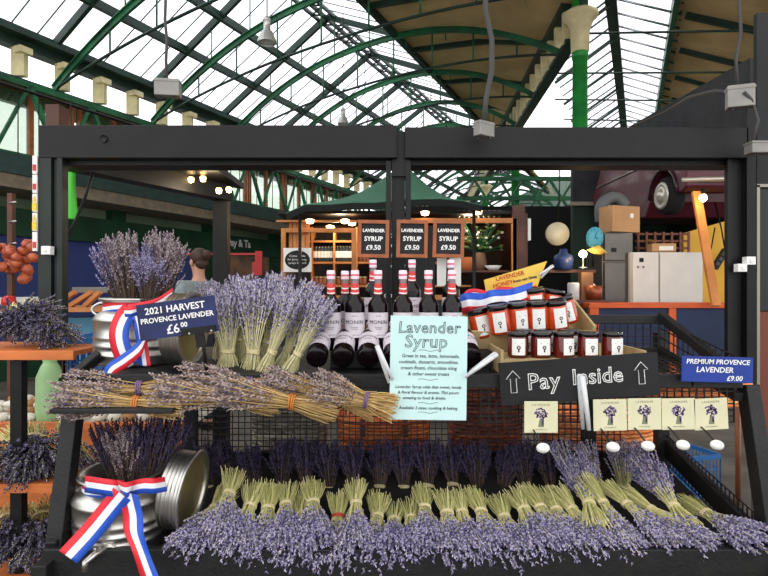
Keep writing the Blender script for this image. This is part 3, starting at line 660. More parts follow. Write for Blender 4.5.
# churn fillings
CH = [bunch_proto('dried_lavender_bunch', 'x', 81+k, 85, .05, .30, .03, .025, .085, .9, headG if k else headL, stemD, None, .075, .5) for k in range(2)]
for i, (a, c, d, Y, dy) in enumerate(((122, 106, 246, 2.24, 0), (130, 122, 236, 2.16, 0), (142, 140, 248, 2.2, .02), (156, 161, 234, 2.24, .02), (148, 150, 258, 2.12, -.01), (162, 174, 244, 2.2, 0))):
    p = P(a, 303, Y); tip = P(c, d, Y+dy)
    put(CH[i % 2], aim(p, tip-p, i*40) @ Matrix.Diagonal((.85, .85, (tip-p).length/.29, 1)), 'lavender bunch in the upper milk churn, %s from the left' % ORD[i], 'lavender bunches in the upper churn')
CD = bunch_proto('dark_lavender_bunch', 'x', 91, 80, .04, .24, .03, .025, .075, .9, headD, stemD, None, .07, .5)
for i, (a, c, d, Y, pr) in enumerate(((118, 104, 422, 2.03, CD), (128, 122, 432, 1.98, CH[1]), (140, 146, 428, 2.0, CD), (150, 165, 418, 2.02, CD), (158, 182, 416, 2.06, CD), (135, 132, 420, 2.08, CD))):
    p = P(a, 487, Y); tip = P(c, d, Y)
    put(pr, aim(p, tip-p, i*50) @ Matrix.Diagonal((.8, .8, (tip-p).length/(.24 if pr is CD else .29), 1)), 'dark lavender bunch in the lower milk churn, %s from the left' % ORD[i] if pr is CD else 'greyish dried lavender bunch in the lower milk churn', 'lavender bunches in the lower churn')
# left rack
rk = thing('lavender_rack', 'orange wooden rack with dark posts holding lavender at the left edge', 'rack', V(-1.6, 2.45, 0))
for y, Y in ((351, 2.3), (483, 2.3), (575, 2.3)):
    z = CZ-(y-288)*Y/F
    MB().bbox(-1.95, kx(75, 2.3), 2.3, 2.7, z-.02, z).build('shelf', orangew, rk, True)
    MB().bbox(-1.95, kx(76, 2.3), 2.28, 2.3, z-.035, z+.003).build('shelf_lip', orangew, rk, True, .002)
MB().bbox(kx(24, 2.4), kx(35, 2.4), 2.31, 2.35, 0, 1.2).build('post', black, rk, True)
MB().bbox(kx(24, 2.4), kx(35, 2.4), 2.68, 2.72, 0, 1.2).build('post', brownw, rk, True)
DL = bunch_proto('dark_lavender_bunch', 'x', 95, 110, .12, .24, .03, .04, .11, .8, mat('blue_grey_lavender', (112, 106, 138), .85, c2=(58, 52, 80), scale=30, island=.9), stemG, bandY, .085)
for i, (a, b, Ya, c, d, Yb, lab) in enumerate(((22, 312, 2.6, 48, 318, 2.38, 'big dark lavender bunch on the top shelf of the left rack, heads to the right'), (14, 312, 2.6, 2, 326, 2.34, 'dark lavender bunch on the top rack shelf, heads towards the left edge'),
   (50, 322, 2.55, 58, 344, 2.30, 'dark lavender bunch drooping over the front of the top rack shelf'), (18, 442, 2.5, 8, 466, 2.28, 'dark lavender bunch at the left edge of the middle rack shelf'), (36, 440, 2.5, 36, 474, 2.26, 'dark lavender bunch beside the dark rack post, heads forward'),
   (70, 440, 2.62, 76, 474, 2.48, 'dark lavender bunch with pale stems behind the left leg of the stand'), (10, 520, 2.5, 8, 546, 2.26, 'dark lavender bunch on the lowest rack shelf at the left edge'), (42, 518, 2.5, 40, 552, 2.26, 'dark lavender bunch on the lowest rack shelf beside the tray corner'),
   (30, 310, 2.62, 26, 332, 2.36, 'dark lavender bunch in the middle of the top rack shelf'), (22, 440, 2.52, 52, 462, 2.36, 'dark lavender bunch behind the others on the middle rack shelf'), (26, 520, 2.55, 24, 560, 2.24, 'dark lavender bunch in the middle of the lowest rack shelf'))):
    p = P(a, b, Ya); tip = P(c, d, Yb); put(DL, aim(p, tip-p, rnd(-30, 30)) @ Matrix.Scale(1.22 if b > 400 else 1.05, 4), lab, 'dark lavender bunches on the left rack')
# ================================================================ bottles
syrup = mat('dark_syrup_glass', (14, 5, 9), .12, spec=.3)
clearneck = mat('clear_neck_glass', (126, 112, 114), .15, spec=.4)
lblm = mat('bottle_label', (206, 198, 204), .6, var=.06, scale=30); capm = mat('bottle_cap', (238, 214, 222), .35); capr = mat('cap_stripe', (206, 96, 116), .4)
neckr = mat('neck_label_red', (210, 62, 62), .5); ink = mat('dark_ink', (40, 36, 50), .7)
def wrap(mb_text, r, z=0, front=-PI/2):
    mb_text.v = [tuple((math.cos(front+x/r)*(r+.0006-y), math.sin(front+x/r)*(r+.0006-y), z+zz)) for (x, y, zz) in mb_text.v]; return mb_text
def bottle_proto():
    t = thing('syrup_bottle', 'x', 'bottle', T(V(0, 0, -5)))
    prof = [(0, 0), (.034, 0), (.0385, .004), (.0385, .165), (.037, .178), (.030, .192), (.019, .206), (.0155, .216), (.0145, .235)]
    MB().lathe(prof, 28).build('body', syrup, t)
    MB().lathe([(.0145, .235), (.0138, .25), (.0132, .292)], 20).build('neck', clearneck, t)
    lb = MB().lathe([(.0389, .05), (.0389, .145)], 28).build('label', lblm, t)
    wrap(MB().text('MONIN', .021, TX, spacing=1.1), .0389, .108).build('lettering', ink, lb)
    g = MB()
    for zz, w in ((.132, .02), (.09, .03), (.083, .024), (.06, .034)): wrap(MB().box((0, 0, 0), (w, .0002, .0016)), .0389, zz); q = wrap(MB().box((-w/4, 0, 0), (w/2, .0002, .0016)).box((w/4, 0, 0), (w/2, .0002, .0016)), .0389, zz); g.add(q.v, q.f)
    g.build('fine_print', ink, lb)
    # diagonal red and white neck label
    g = MB(); vs = []; fs = []; ms = []; n = 20
    hs = [(.206, 0), (.222, 1), (.234, 0), (.247, 1), (.258, None)]
    def rad(z): return (.0201 if z < .207 else .0162 if z < .225 else .0151 if z < .24 else .0146)
    zz = [.207, .219, .224, .236, .241, .256]
    for z in zz:
        for j in range(n): a = 2*PI*j/n; dz = .004*math.sin(a) if .207 < z < .256 else 0; vs.append((rad(z)*math.cos(a), rad(z)*math.sin(a), z+dz))
    for i in range(5):
        for j in range(n): fs.append((i*n+j, i*n+(j+1) % n, (i+1)*n+(j+1) % n, (i+1)*n+j)); ms.append([1, 0, 1, 0, 1][i])
    g.add(vs, fs, ms, True); g.build('neck_label', [paper, neckr], t)
    c = MB().lathe([(.0158, .272), (.0162, .275), (.0162, .302), (.0145, .306), (0, .306)], 24).build('cap', capm, t)
    MB().lathe([(.0165, .284), (.0165, .291)], 24).build('cap_stripe', capr, c)
    return t
BT = bottle_proto()
GS = 'standing syrup bottles'
rows = [(331, 2.15, 1.262, 'front row'), (355, 2.15, 1.262, 'front row'), (378, 2.15, 1.262, 'front row'), (403, 2.15, 1.262, 'front row'), (428.5, 2.15, 1.262, 'front row'), (452, 2.15, 1.262, 'front row')]
for i, (x, Y, z, r_) in enumerate(rows): put(BT, T(V(kx(x, Y), Y, z)) @ RZ(rnd(-12, 12)), 'standing dark syrup bottle, %s from the left in its front row' % ORD[i], GS)
for i, (x, Y, z) in enumerate(((345, 2.26, 1.263), (373, 2.4, 1.315), (412, 2.4, 1.315), (451, 2.4, 1.315))):
    put(BT, T(V(kx(x, Y), Y, z)) @ RZ(rnd(-12, 12)), ['syrup bottle standing between the first and second bottles of the front row', 'syrup bottle at the back under the left framed price board', 'syrup bottle at the back under the middle framed price board', 'syrup bottle at the back under the right framed price board'][i], GS)
for i, x in enumerate((316.5, 342.5, 368, 394, 420, 446, 471)):
    put(BT, T(V(kx(x, 1.985), 1.985, 1.226)) @ RX(-17) @ T(V(0, 0, 0)) @ RX(-90+22) @ T(0, 0, 0) if False else T(V(kx(x, 1.99), 1.99, 1.25)) @ RX(-70) @ RZ(rnd(-8, 8)),
        'syrup bottle lying base forward, %s from the left of the lying row' % ORD[i], 'lying syrup bottles')
# ================================================================ crates and jars
woodc = mat('pale_plywood', (176, 154, 110), .7, var=.15, scale=6, stretch=(1, 6, 1)); cratein = mat('shadow_brown_board', (96, 84, 66), .8)
def crate(M, w, d, h, lab, th=.010, bz=0, fp=.8):
    t = thing('wooden_crate', lab, 'crate', M)
    MB().box((0, 0, th/2+bz), (w-2*th, d-2*th, th)).build('base', woodc, t)
    for n_, c, s_ in (('side_panel', (-w/2+th/2, 0, h/2), (th, d, h)), ('side_panel', (w/2-th/2, 0, h/2), (th, d, h)), ('front_panel', (0, -d/2+th/2, h/2*fp), (w-2*th, th, h*fp)), ('back_panel', (0, d/2-th/2, h/2), (w-2*th, th, h))):
        MB().box(c, s_).build(n_, woodc, t, False, .001)
    return t
lidm = mat('black_lid', (14, 13, 13), .18, .3, coat=.5); jl = paper
def jar_proto(name, honey_, hh, rr, rng=None):
    t = thing(name, 'x', 'jar', T(V(0, 0, -5)))
    MB().lathe([(0, 0), (rr*.88, 0), (rr*.98, .004), (rr, .01), (rr, hh*.74), (rr*.93, hh*.82), (rr*.88, hh*.86)], 28).build('jar_body', honey_, t)
    c = MB().lathe([(rr*.96, hh*.82), (rr, hh*.83), (rr*1.0, hh*.985), (rr*.95, hh), (rr*.86, hh), (rr*.84, hh*.985), (0, hh*.985)], 28).build('lid', lidm, t)
    lb = wrap(MB().strip([[V(-.024+.048*k/8, -.0002, .012) for k in range(9)], [V(-.024+.048*k/8, -.0002, hh*.76) for k in range(9)]]), rr)
    lb = lb.build('label', jl, t)
    g = MB()
    for q in range(10): a = q*.63; g.box((.005*math.cos(a), -.0006, hh*.42+.005*math.sin(a)), (.0035, .0003, .0035))
    g.box((0, -.0006, hh*.30), (.005, .0003, .010)); g.box((0, -.0006, hh*.58), (.024, .0003, .002)); g.box((0, -.0006, hh*.19), (.026, .0003, .0015))
    wrap(g, rr).build('label_print', ink, lb)
    return t
honeyd = mat('dark_red_honey', (104, 26, 18), .12, coat=.4, c2=(74, 16, 14), scale=10); honeyo = mat('orange_honey', (206, 74, 30), .12, coat=.4, c2=(160, 44, 22), scale=14)
FJ = jar_proto('honey_jar', honeyd, .092, .0365)
FJB = jar_proto('honey_jar', honeyo, .115, .042)
Mf = T(V(kx(563, 2.05), 2.06, 1.20)) @ RZ(-1)
crate(Mf, .50, .26, .085, 'pale wooden crate holding the front rows of dark honey jars', .010, .042, .5)
for i, x in enumerate((518, 541, 563.5, 588, 612)): put(FJ, T(V(kx(x, 2.0), 2.0, 1.252)) @ RZ(rnd(-25, 25)), 'dark red honey jar, %s from the left in the front row of its crate' % ORD[i], 'upright honey jars')
for i, x in enumerate((524, 547, 571)): put(FJ, T(V(kx(x, 2.09), 2.09, 1.254)) @ RZ(rnd(-25, 25)), 'dark red honey jar mostly hidden behind the front row, %s from the left' % ORD[i], 'upright honey jars')
Mb = T(V(kx(520, 2.32), 2.33, 1.30)) @ RX(22)
cb = crate(Mb, .50, .30, .12, 'pale tilted wooden crate holding orange honey jars and a ribbon')
for i, (x, y, Y, rz_, rx_) in enumerate(((484, 322, 2.2, -14, 10), (501, 318, 2.15, -10, 16), (519, 316, 2.17, -6, 16), (538, 315, 2.17, -4, 14), (558, 314, 2.17, -8, 14), (536, 301, 2.26, -8, 12), (550, 302, 2.29, 8, 12), (569, 308, 2.26, -16, 10))):
    put(FJB, T(P(x, y+15, Y)) @ RY(rz_) @ RX(rx_-8) @ RZ(rnd(-10, 10)), ['partly hidden honey jar at the left end of the tilted crate', 'glowing orange honey jar leaning left in the tilted crate', 'orange honey jar, second in the front of the tilted crate', 'orange honey jar in the middle front of the tilted crate',
        'orange honey jar at the right front of the tilted crate', 'honey jar standing behind the middle ones in the tilted crate', 'honey jar with a white label at the back of the tilted crate', 'dark honey jar leaning against the right side of the tilted crate'][i], 'honey jars in the tilted crate')
# ================================================================ written signs
slate = mat('blue_slate_board', (34, 42, 84), .7, var=.25, scale=12); slateb = mat('bright_blue_board', (30, 56, 140), .6, var=.15, scale=12); chb = mat('black_chalkboard', (22, 22, 24), .7, var=.3, scale=6)
def sign(name, lab, cat, cx, cy, Y, wpx, hpx, roll, yaw, m, th=.006, tilt=0):
    c = P(cx, cy, Y); M = T(c) @ RZ(yaw) @ RY(roll) @ RX(tilt); t = thing(name, lab, cat, M); w = wpx*Y/F; h = hpx*Y/F
    MB().box((0, 0, 0), (w, th, h)).build('board', m, t, False, .0008); return t, w, h, Y/F
def write(t, lines, px, m, y0=-.004, outline=0, shear=0, bold=0, name='lettering', spacing=1, ex=.0003):
    g = MB()
    for (s_, x, z, sz) in lines: g.text(s_, sz*px, T(V(x*px, y0, z*px)) @ TX, outline=outline, shear=shear, bold=bold*px, spacing=spacing, extrude=ex)
    return g.build(name, m, t)
t, w, h, k = sign('price_sign', 'dark blue chalk sign reading 2021 harvest Provence lavender, six pounds', 'sign', 177.5, 318, 1.9, 79, 36, -7.5, 0, slate)
write(t, [('2021 HARVEST', -1, 10, 9.4), ('PROVENCE LAVENDER', 0, .5, 7.2), ('£6.', -4, -10.5, 13), ('00', 6, -7.5, 7)], k, chalk, bold=.15)
g = MB().box((20*k, -.006, -15*k), (34*k, .012, 7*k)).box((20*k, -.001, -24*k), (9*k, .01, 16*k)); cl = g.build('clip', black, t)
for s_ in (-9, 13): MB().ell((20*k+s_*k, -.013, -17*k), (.004, .003, .004)).build('rivet', steel, cl)
MB().tube([V(22*k, .003, -20*k), V(20*k, .02, -56*k)], .006, 8).build('stake', black, t)
t, w, h, k = sign('price_sign', 'bright blue chalk sign reading premium Provence lavender, nine pounds, at the right front', 'sign', 717, 369.5, 1.9, 71, 25.5, 1.5, 0, slateb)
write(t, [('PREMIUM PROVENCE', 0, 7.5, 6.7), ('LAVENDER', -3, -.5, 7.6), ('£9.00', 17, -8.6, 7)], k, chalk, bold=.12, shear=.15)
MB().tube([V(-20*k, .006, 0), V(-20*k, .03, -20*k)], .004, 6).build('clip_rod', black, t)
t, w, h, k = sign('wooden_sign', 'long black board with white outlined words Pay Inside between arrows', 'sign', 579, 379, 1.9, 159, 43, -4, 0, chb, .008)
write(t, [('Pay', -36, 0, 23)], k, chalk, -.0055, outline=.0015, spacing=1.05)
write(t, [('Inside', 18, 1.5, 22)], k, chalk, -.0055, outline=.0015, spacing=1.0)
for x in (-66, 62):
    pts = [(x-3, -9), (x-3, 5), (x-7, 5), (x, 13), (x+7, 5), (x+3, 5), (x+3, -9)]
    MB().tube([V(a*k, -.0055, b*k) for a, b in pts], .0014, 5, closed=True).build('arrow', chalk, t)
aqua = mat('pale_aqua_card', (196, 228, 224), .6, var=.03, scale=4)
t, w, h, k = sign('recipe_sign', 'pale aqua hand-lettered sheet headed Lavender Syrup clipped in the middle of the stand', 'sign', 428.5, 368, 1.82, 77, 104, .8, 0, aqua, .002)
inkb = mat('blue_black_ink', (34, 46, 68), .7)
write(t, [('Lavender', 0, 40, 16), ('Syrup', -3, 26, 18)], k, inkb, -.0018, outline=.0009, spacing=1.05, shear=.08, name='title')
txt = [('Great in tea, latte, lemonade,', 2, 12), ('cocktails, desserts, smoothies,', 0, 6), ('cream floats, chocolate icing', 0, 0), ('& other sweet treats', 0, -6), ('Lavender Syrup adds that sweet, lovely', 0, -19), ('& floral flavour & aroma. 70cl pours', 0, -24.5), ('amazing to food & drinks', -4, -30), ('Available 3 sizes, cooking & baking', 0, -40)]
write(t, [(s_, x, z, 4.9 if z > -10 else 4.2) for s_, x, z in txt], k, inkb, -.0018, shear=.15, bold=.03, name='body_text')
g = MB()
for z in (17.5, -11.5, -35, -44.5): g.tube([V((-10+q*2.2)*k, -.0015, (z+math.sin(q*.9)*.7)*k) for q in range(10)], .0007, 4)
g.build('flourish', inkb, t)
clipm = mat('pale_grey_clip', (206, 208, 208), .4)
def clip(name, lab, pts, Y, r_=.007):
    a, b, c = [P(x, y, Y+e) for x, y, e in pts]
    t = thing(name, lab, 'clip', a)
    MB().tube([a, (a+b)/2+V(0, -.004, 0), b], [r_*1.25, r_, r_*.8], 8).build('jaw', clipm, t, True); MB().tube([a+V(0, .02, 0), (a+c)/2+V(0, .012, .0), c], [r_*1.2, r_, r_*.7], 8).build('jaw', clipm, t, True)
    MB().tube([(a*.7+b*.3)+V(0, -.006, 0), (a*.7+c*.3)+V(0, .02, 0)], r_*.5, 8).build('spring_pin', steel, t, True)
clip('spring_clip', 'grey plastic spring clip gripping the left edge of the aqua sheet', ((377, 346, 0), (393, 380, -.01), (389, 383, .012)), 1.81)
clip('spring_clip', 'grey plastic spring clip gripping the right edge of the aqua sheet', ((497, 354, 0), (465, 377, -.01), (470, 372, .02)), 1.81)
clip('spring_clip', 'white plastic spring clip holding the bottom of the Pay Inside board', ((582, 376, 0), (589, 430, -.01), (583, 429, .03)), 1.87, .009)
# framed price boards
wf = mat('reddish_frame_wood', (150, 84, 46), .5, var=.25, scale=10)
for i, x in enumerate((373.5, 412, 448.5)):
    t, w, h, k = sign('framed_chalkboard', 'small wood framed chalkboard reading Lavender Syrup nine pounds fifty, %s of three' % ['leftmost', 'middle', 'rightmost'][i], 'price board', x, 239, 2.55, 25, 31.5, [1, 1, 1.5][i], [0, 4, -4][i], chb)
    g = MB(); a, b = 15.6*k, 18.8*k
    for c, s_ in (((0, -.004, b-1.8*k), (2*a, .014, 3.6*k)), ((0, -.004, -b+1.8*k), (2*a, .014, 3.6*k)), ((-a+1.8*k, -.004, 0), (3.6*k, .014, 2*b-7*k)), ((a-1.8*k, -.004, 0), (3.6*k, .014, 2*b-7*k))): g.box(c, s_)
    g.build('frame', wf, t, False, .001)
    write(t, [('LAVENDER', 0, 8.3, 4.5), ('SYRUP', 0, 0, 6.4), ('£9.50', 0, -8.7, 6.6)], k, chalk, bold=.16)
    MB().bbox(-.006, .006, .004, .012, -.42, 0).build('stand_rod', black, t)
t, w, h, k = sign('paper_notice', 'white paper notice hanging below the rightmost framed price board', 'notice', 449, 272, 2.6, 24, 28, 0, 0, paper, .002)
# cards with egg weights
cardm = mat('cream_card', (212, 208, 172), .6, var=.05, scale=10); violet = mat('violet_print', (104, 78, 138), .7); gr2 = mat('grey_green_print', (120, 126, 104), .7)
eggm = mat('white_egg', (240, 238, 232), .35)
for i, (x, y, ex, ey, ro) in enumerate(((541, 417, 543, 448, 0), (610, 415, 613, 447, -1), (644.5, 414, 648, 446, -1), (678.5, 414, 683, 445, -1), (711, 414, 717, 445, -3))):
    pos = ['leftmost', 'second from the left', 'middle', 'second from the right', 'rightmost'][i]
    t, w, h, k = sign('lavender_card', 'cream card printed with a violet bouquet, %s of five' % pos, 'card', x, y, 1.87, 33.5, 31.5, ro, 0, cardm, .002)
    g = MB(); random.seed(i)
    for q in range(70): a = rnd(0, 2*PI); r_ = math.sqrt(rnd(0, 1)); g.box((r_*6.5*k*math.cos(a), -.0012, (3.5+r_*5.5*math.sin(a))*k), (.0045, .0004, .0045), None)
    g.box((1.8*k, -.0012, -5*k), (2*k, .0004, 6*k)); g.build('bouquet_print', violet, t)
    MB().prism([V(-3*k, -.001, -10*k), V(3*k, -.001, -10*k), V(1*k, -.001, -2*k), V(-1.5*k, -.001, -2*k)], (0, -.0004, 0)).build('stem_print', gr2, t)
    g = MB(); g.text('LAVENDER', 3.0*k, T(V(0, -.0013, 12.2*k)) @ TX, spacing=1.3).text('PROVENCE', 1.8*k, T(V(0, -.0013, -12.5*k)) @ TX, spacing=1.3); g.build('lettering', gr2, t)
    e = thing('egg_weight', 'white egg-shaped weight on a black wire, %s below the cards' % pos, 'egg weight', P(ex, ey, 1.80), 'white egg weights')
    MB().ell((0, 0, 0), (6.7*1.8/F, 5.2*1.8/F, 5.0*1.8/F), 20, 12, RY(8 if i else 0)).build('egg', eggm, e)
    MB().tube([V(-.004, .004, .01), V(-.012, .03, .03), V(-.012, .085, .045), V(-.012, .10, .15)], .003, 6).build('wire_stem', wiremat, e)
# ================================================================ wicker baskets under the shelf
def wick(c, c2): return mat('wicker_%d_%d' % (c[0], c[1]), c, .6, c2=c2, scale=30, island=.6)
def basket(name, lab, M, w, d, h, m, rows=16, stk=30, tap=.92, lid=None, rim=True, pw=4.0):
    t = thing(name, lab, 'basket', M); g = MB(); n = stk*2; pitch = h/rows
    def ring(z, s_, off=0, k=0):
        out = []
        for j in range(n):
            a = 2*PI*j/n; ca, sa = math.cos(a), math.sin(a); q = (abs(ca)**pw+abs(sa)**pw)**(-1/pw); o = off*(1 if ((j//1)+k) % 2 else -1)
            out.append(V((w/2*s_+o)*ca*q, (d/2*s_+o)*sa*q, z))
        return out
    for k in range(rows): z = (k+.5)*pitch; s_ = tap+(1-tap)*z/h; g.tube(ring(z, s_, .0028, k), pitch*.48, 5, closed=True)
    g.build('woven_wall', m, t)
    g = MB()
    for j in range(stk): a = ring(0, tap)[j*2]; b = ring(h, 1)[j*2]; g.tube([a, b], .003, 4)
    g.build('stakes', m, t)
    if rim: MB().tube(ring(h, 1.02), .008, 6, closed=True).build('rim', m, t)
    g = MB(); g.add(ring(.01, tap*.97), [tuple(range(n))]); g.build('base', m, t)
    if lid:
        g = MB(); r_ = 9
        for k in range(r_): g.tube([p*(1-k/r_)+V(0, 0, h+.012+.014*math.sin(k/r_*PI/2)) - V(0, 0, h*0)*0 if False else V(p.x*(1-k/r_), p.y*(1-k/r_), h+.012+lid*math.sin(k/r_*PI/2)) for p in ring(0, 1.04, .002, k)], .010, 5, closed=True)
        g.build('lid', m, t)
    return t
grey_w = wick((205, 196, 178), (124, 116, 104)); or_w = wick((255, 160, 86), (230, 120, 60)); rb_w = wick((176, 88, 58), (112, 54, 38)); or2 = wick((255, 176, 110), (230, 130, 72))
def bpos(x0, x1, y1, Y): return V(kx((x0+x1)/2, Y), Y, CZ-(y1-288)*Y/F)
tb = thing('storage_shelf', 'dark wooden shelf behind the wire panel carrying the wicker baskets', 'shelf', V(.2, 2.8, .5))
MB().bbox(-.85, 1.1, 2.62, 3.02, .575, .60).build('shelf_board', black, tb, True)
for x in (-.83, 1.06): MB().bbox(x, x+.03, 2.63, 2.66, 0, .58).build('leg', black, tb, True)
for x in (-.83, 1.06): MB().bbox(x, x+.03, 2.97, 3.0, 0, .58).build('leg', black, tb, True)
basket('wicker_basket', 'tall grey wicker basket behind the wire panel below the lying lavender', T(V(kx(289, 2.75), 2.8, .60)), .36, .26, .44, grey_w, 22, 22)
b2 = basket('wicker_hamper', 'bright orange wicker hamper with a strapped lid behind the wire panel', T(V(kx(384, 2.75), 2.8, .60)), .44, .30, .26, or_w, 13, 26, .94, .02)
MB().tube([V(-.2, -.165, .27), V(-.1, -.175, .262), V(.1, -.175, .262), V(.2, -.165, .27)], .008, 6).build('strap', mat('leather_strap', (150, 60, 34), .5), b2)
for x in (-.1, .1): MB().bbox(x-.012, x+.012, -.17, -.16, .2, .28).build('buckle', brownw, b2)
basket('wicker_basket', 'red-brown wicker basket behind the wire panel right of the aqua sheet', T(V(kx(486, 2.75), 2.8, .60)), .36, .28, .40, rb_w, 20, 22, .85)
basket('wicker_basket', 'wide oval orange wicker basket behind the cards', T(V(kx(600, 2.75), 2.8, .66)), .58, .30, .22, or2, 11, 32, .86, None, True, 2.2)
basket('wicker_tray', 'shallow brown wicker tray beneath the wide orange basket', T(V(kx(600, 2.75), 2.8, .601)), .50, .26, .055, rb_w, 4, 26)
basket('wicker_tray', 'shallow orange wicker tray hanging under the right end of the upper shelf', T(V(kx(668, 2.25), 2.25, 1.045)), .56, .28, .085, or2, 6, 30)
# blue crates
bl = mat('blue_plastic', (44, 110, 176), .45)
def plastic_crate(c, w, d, h, lab, rz=0):
    t = thing('plastic_crate', lab, 'crate', T(Vector(c)) @ RZ(rz)); g = MB()
    g.bbox(-w/2, w/2, -d/2, d/2, 0, .012); g.build('base', bl, t)
    for n_, a, b in (('side_wall', V(-w/2, -d/2, 0), V(w, 0, 0)), ('side_wall', V(-w/2, d/2, 0), V(w, 0, 0)), ('side_wall', V(-w/2, -d/2, 0), V(0, d, 0)), ('side_wall', V(w/2, -d/2, 0), V(0, d, 0))):
        g = MB(); n = max(6, int(b.length/.03))
        for i in range(n+1): p = a+b*(i/n); g.beam(p, p+V(0, 0, h), .006)
        for z in (.01, h*.33, h*.66): g.beam(a+V(0, 0, z), a+b+V(0, 0, z), .006)
        g.beam(a+V(0, 0, h-.01), a+b+V(0, 0, h-.01), .014, .03); g.build(n_, bl, t)
    return t
plastic_crate(V(kx(690, 4.05), 4.15, 0), .34, .34, .30, 'bright blue plastic crate on the ground behind the right side of the tray', 15)
plastic_crate(V(-1.335, 2.75, 1.087), .3, .3, .18, 'blue latticed plastic crate behind the left end of the upper shelf', 0)
c_ = bpy.data.objects

ys = thing('yellow_sign', 'tilted yellow hand-written sheet at the back of the honey jar crate', 'sign', P(515, 276, 2.44))
yq = [(484, 280), (547, 261), (541, 276), (537, 288), (486, 292)]
MB().prism([P(a, b, 2.44) for a, b in yq], (0, .003, 0)).build('sheet', mat('yellow_sheet', (222, 194, 84), .6, c2=(226, 176, 66), scale=6), ys, True)
def ysign(s_, x, y, sz, m): MB().text(s_, sz*2.44/F, T(P(x, y, 2.438)) @ RY(-13) @ TX, bold=.0004).build('lettering', m, ys, True)
ysign('LAVENDER', 510, 276, 6, mat('orange_ink', (190, 70, 34), .6)); ysign('HONEY', 503, 284, 6, MATS['orange_ink']); ysign('from our hives', 525, 279, 4, ink)
clip('spring_clip', 'small white clip pegging the yellow sheet to the crate', ((553, 266, 0), (539, 275, -.01), (541, 278, .01)), 2.42, .006)
# ================================================================ wooden kiosk shop behind (about Y = 6.5)
Y6 = 6.5
def k6(px): return kx(px, Y6)
def z6(py): return kz(py, Y6)
t = thing('shop_kiosk', 'wooden framed market kiosk with shelves standing behind the lavender stall', 'kiosk', V(0, 6.6, 0))
def wframe(x0, x1, y0, y1, w, m, nm='window_frame', Y=6.5):
    g = MB(); a = w*Y/F
    X0, X1, Z1, Z0 = kx(x0, Y), kx(x1, Y), kz(y0, Y), kz(y1, Y)
    g.bbox(X0, X0+a, Y, Y+.05, Z0, Z1); g.bbox(X1-a, X1, Y, Y+.05, Z0, Z1); g.bbox(X0+a, X1-a, Y, Y+.05, Z1-a, Z1); g.bbox(X0+a, X1-a, Y, Y+.05, Z0, Z0+a)
    return g.build(nm, m, t, True, .004)
wframe(281, 356, 228, 300, 4.5, honey); wframe(396, 517, 218, 300, 5, honey)
MB().bbox(k6(281), k6(520), 6.48, 6.62, 0, z6(300)).build('counter_front', mat('dark_teal_panel', (34, 40, 40), .7, var=.3), t, True)
MB().bbox(k6(276), k6(372), 6.5, 6.55, z6(222), z6(220)).build('top_rail', honey, t, True)
MB().bbox(k6(276), k6(528), 6.56, 7.9, z6(213), z6(210)).build('roof_board', black, t, True)
MB().bbox(k6(276), k6(528), 7.8, 7.9, 0, 2.38).build('back_wall', mat('kiosk_back', (60, 44, 34), .8, c2=(32, 28, 26), scale=1.5), t, True)
MB().bbox(k6(513), k6(525), 6.5, 6.55, 0, z6(205)).build('corner_post', brownw, t, True)
MB().bbox(k6(525), k6(529), 6.56, 7.9, 0, z6(213)).build('side_wall', brownw, t, True)
MB().bbox(k6(529), k6(532), 6.55, 6.9, z6(240), z6(218)).build('side_notice', paper, t, True)
for i in range(5): x = 288+i*4.2; MB().bbox(k6(x), k6(x+3.6), 6.56, 6.6, z6(262), z6(221)).build('slat', honey, t, True)
# shelving in the kiosk
s = thing('bottle_shelf', 'wooden shelving full of bottles and jars inside the kiosk on the left', 'shelf', V(k6(340), 7, 1))
for y in (262, 285, 241, 306): MB().bbox(kx(305, 7), kx(470, 7), 6.9, 7.2, kz(y+2, 7), kz(y, 7)).build('shelf_board', honey, s, True)
for x in (312, 334, 356, 378, 400, 422): MB().bbox(kx(x, 7), kx(x+1.8, 7), 6.89, 7.2, kz(306, 7), kz(228, 7)).build('divider', honey, s, True)
wb = mat('wine_green', (22, 30, 24), .15, coat=.4); wl = paper
wine = thing('wine_bottle', 'x', 'bottle', T(V(0, 0, -5)))
MB().lathe([(0, 0), (.036, 0), (.037, .01), (.037, .17), (.03, .195), (.014, .225), (.013, .29), (0, .29)], 14).build('body', wb, wine); MB().lathe([(.0375, .05), (.0375, .13)], 14).build('label', wl, wine)
hj = thing('preserve_jar', 'x', 'jar', T(V(0, 0, -5)))
MB().lathe([(0, 0), (.035, 0), (.037, .01), (.037, .08), (.03, .09)], 12).build('jar_body', mat('amber_preserve', (150, 92, 52), .2), hj); MB().lathe([(.034, .088), (.034, .105), (0, .105)], 12).build('lid', mat('gold_lid', (200, 180, 130), .4, .4), hj)
n = 0
for cell in range(2):
    for i in range(6):
        x = 315.5+cell*22+i*3.2
        put(wine, T(V(kx(x, 6.98), 6.98, kz(262, 6.98)+.003)), 'wine bottle in the %s kiosk shelf bay, %s from the left' % (['first', 'second'][cell], ORD[i]), 'wine bottles on the kiosk shelf')
for r_, y in enumerate((262, 285, 285.01, 306)):
    for i in range(12 if r_ else 4):
        x = (360+i*4.4) if r_ == 0 else (316+i*4.4 if r_ == 1 else (372+i*4.4 if r_ == 2 else 316+i*5))
        if r_ == 2 and i > 9: continue
        put(hj, T(V(kx(x, 7.0), 7.02, kz(y, 7.0)+.003)), 'small preserve jar with a pale lid on the kiosk shelving, among the %s jars' % ['upper right', 'lower left', 'lower right', 'lowest'][r_], 'preserve jars %d on the kiosk shelves' % r_)
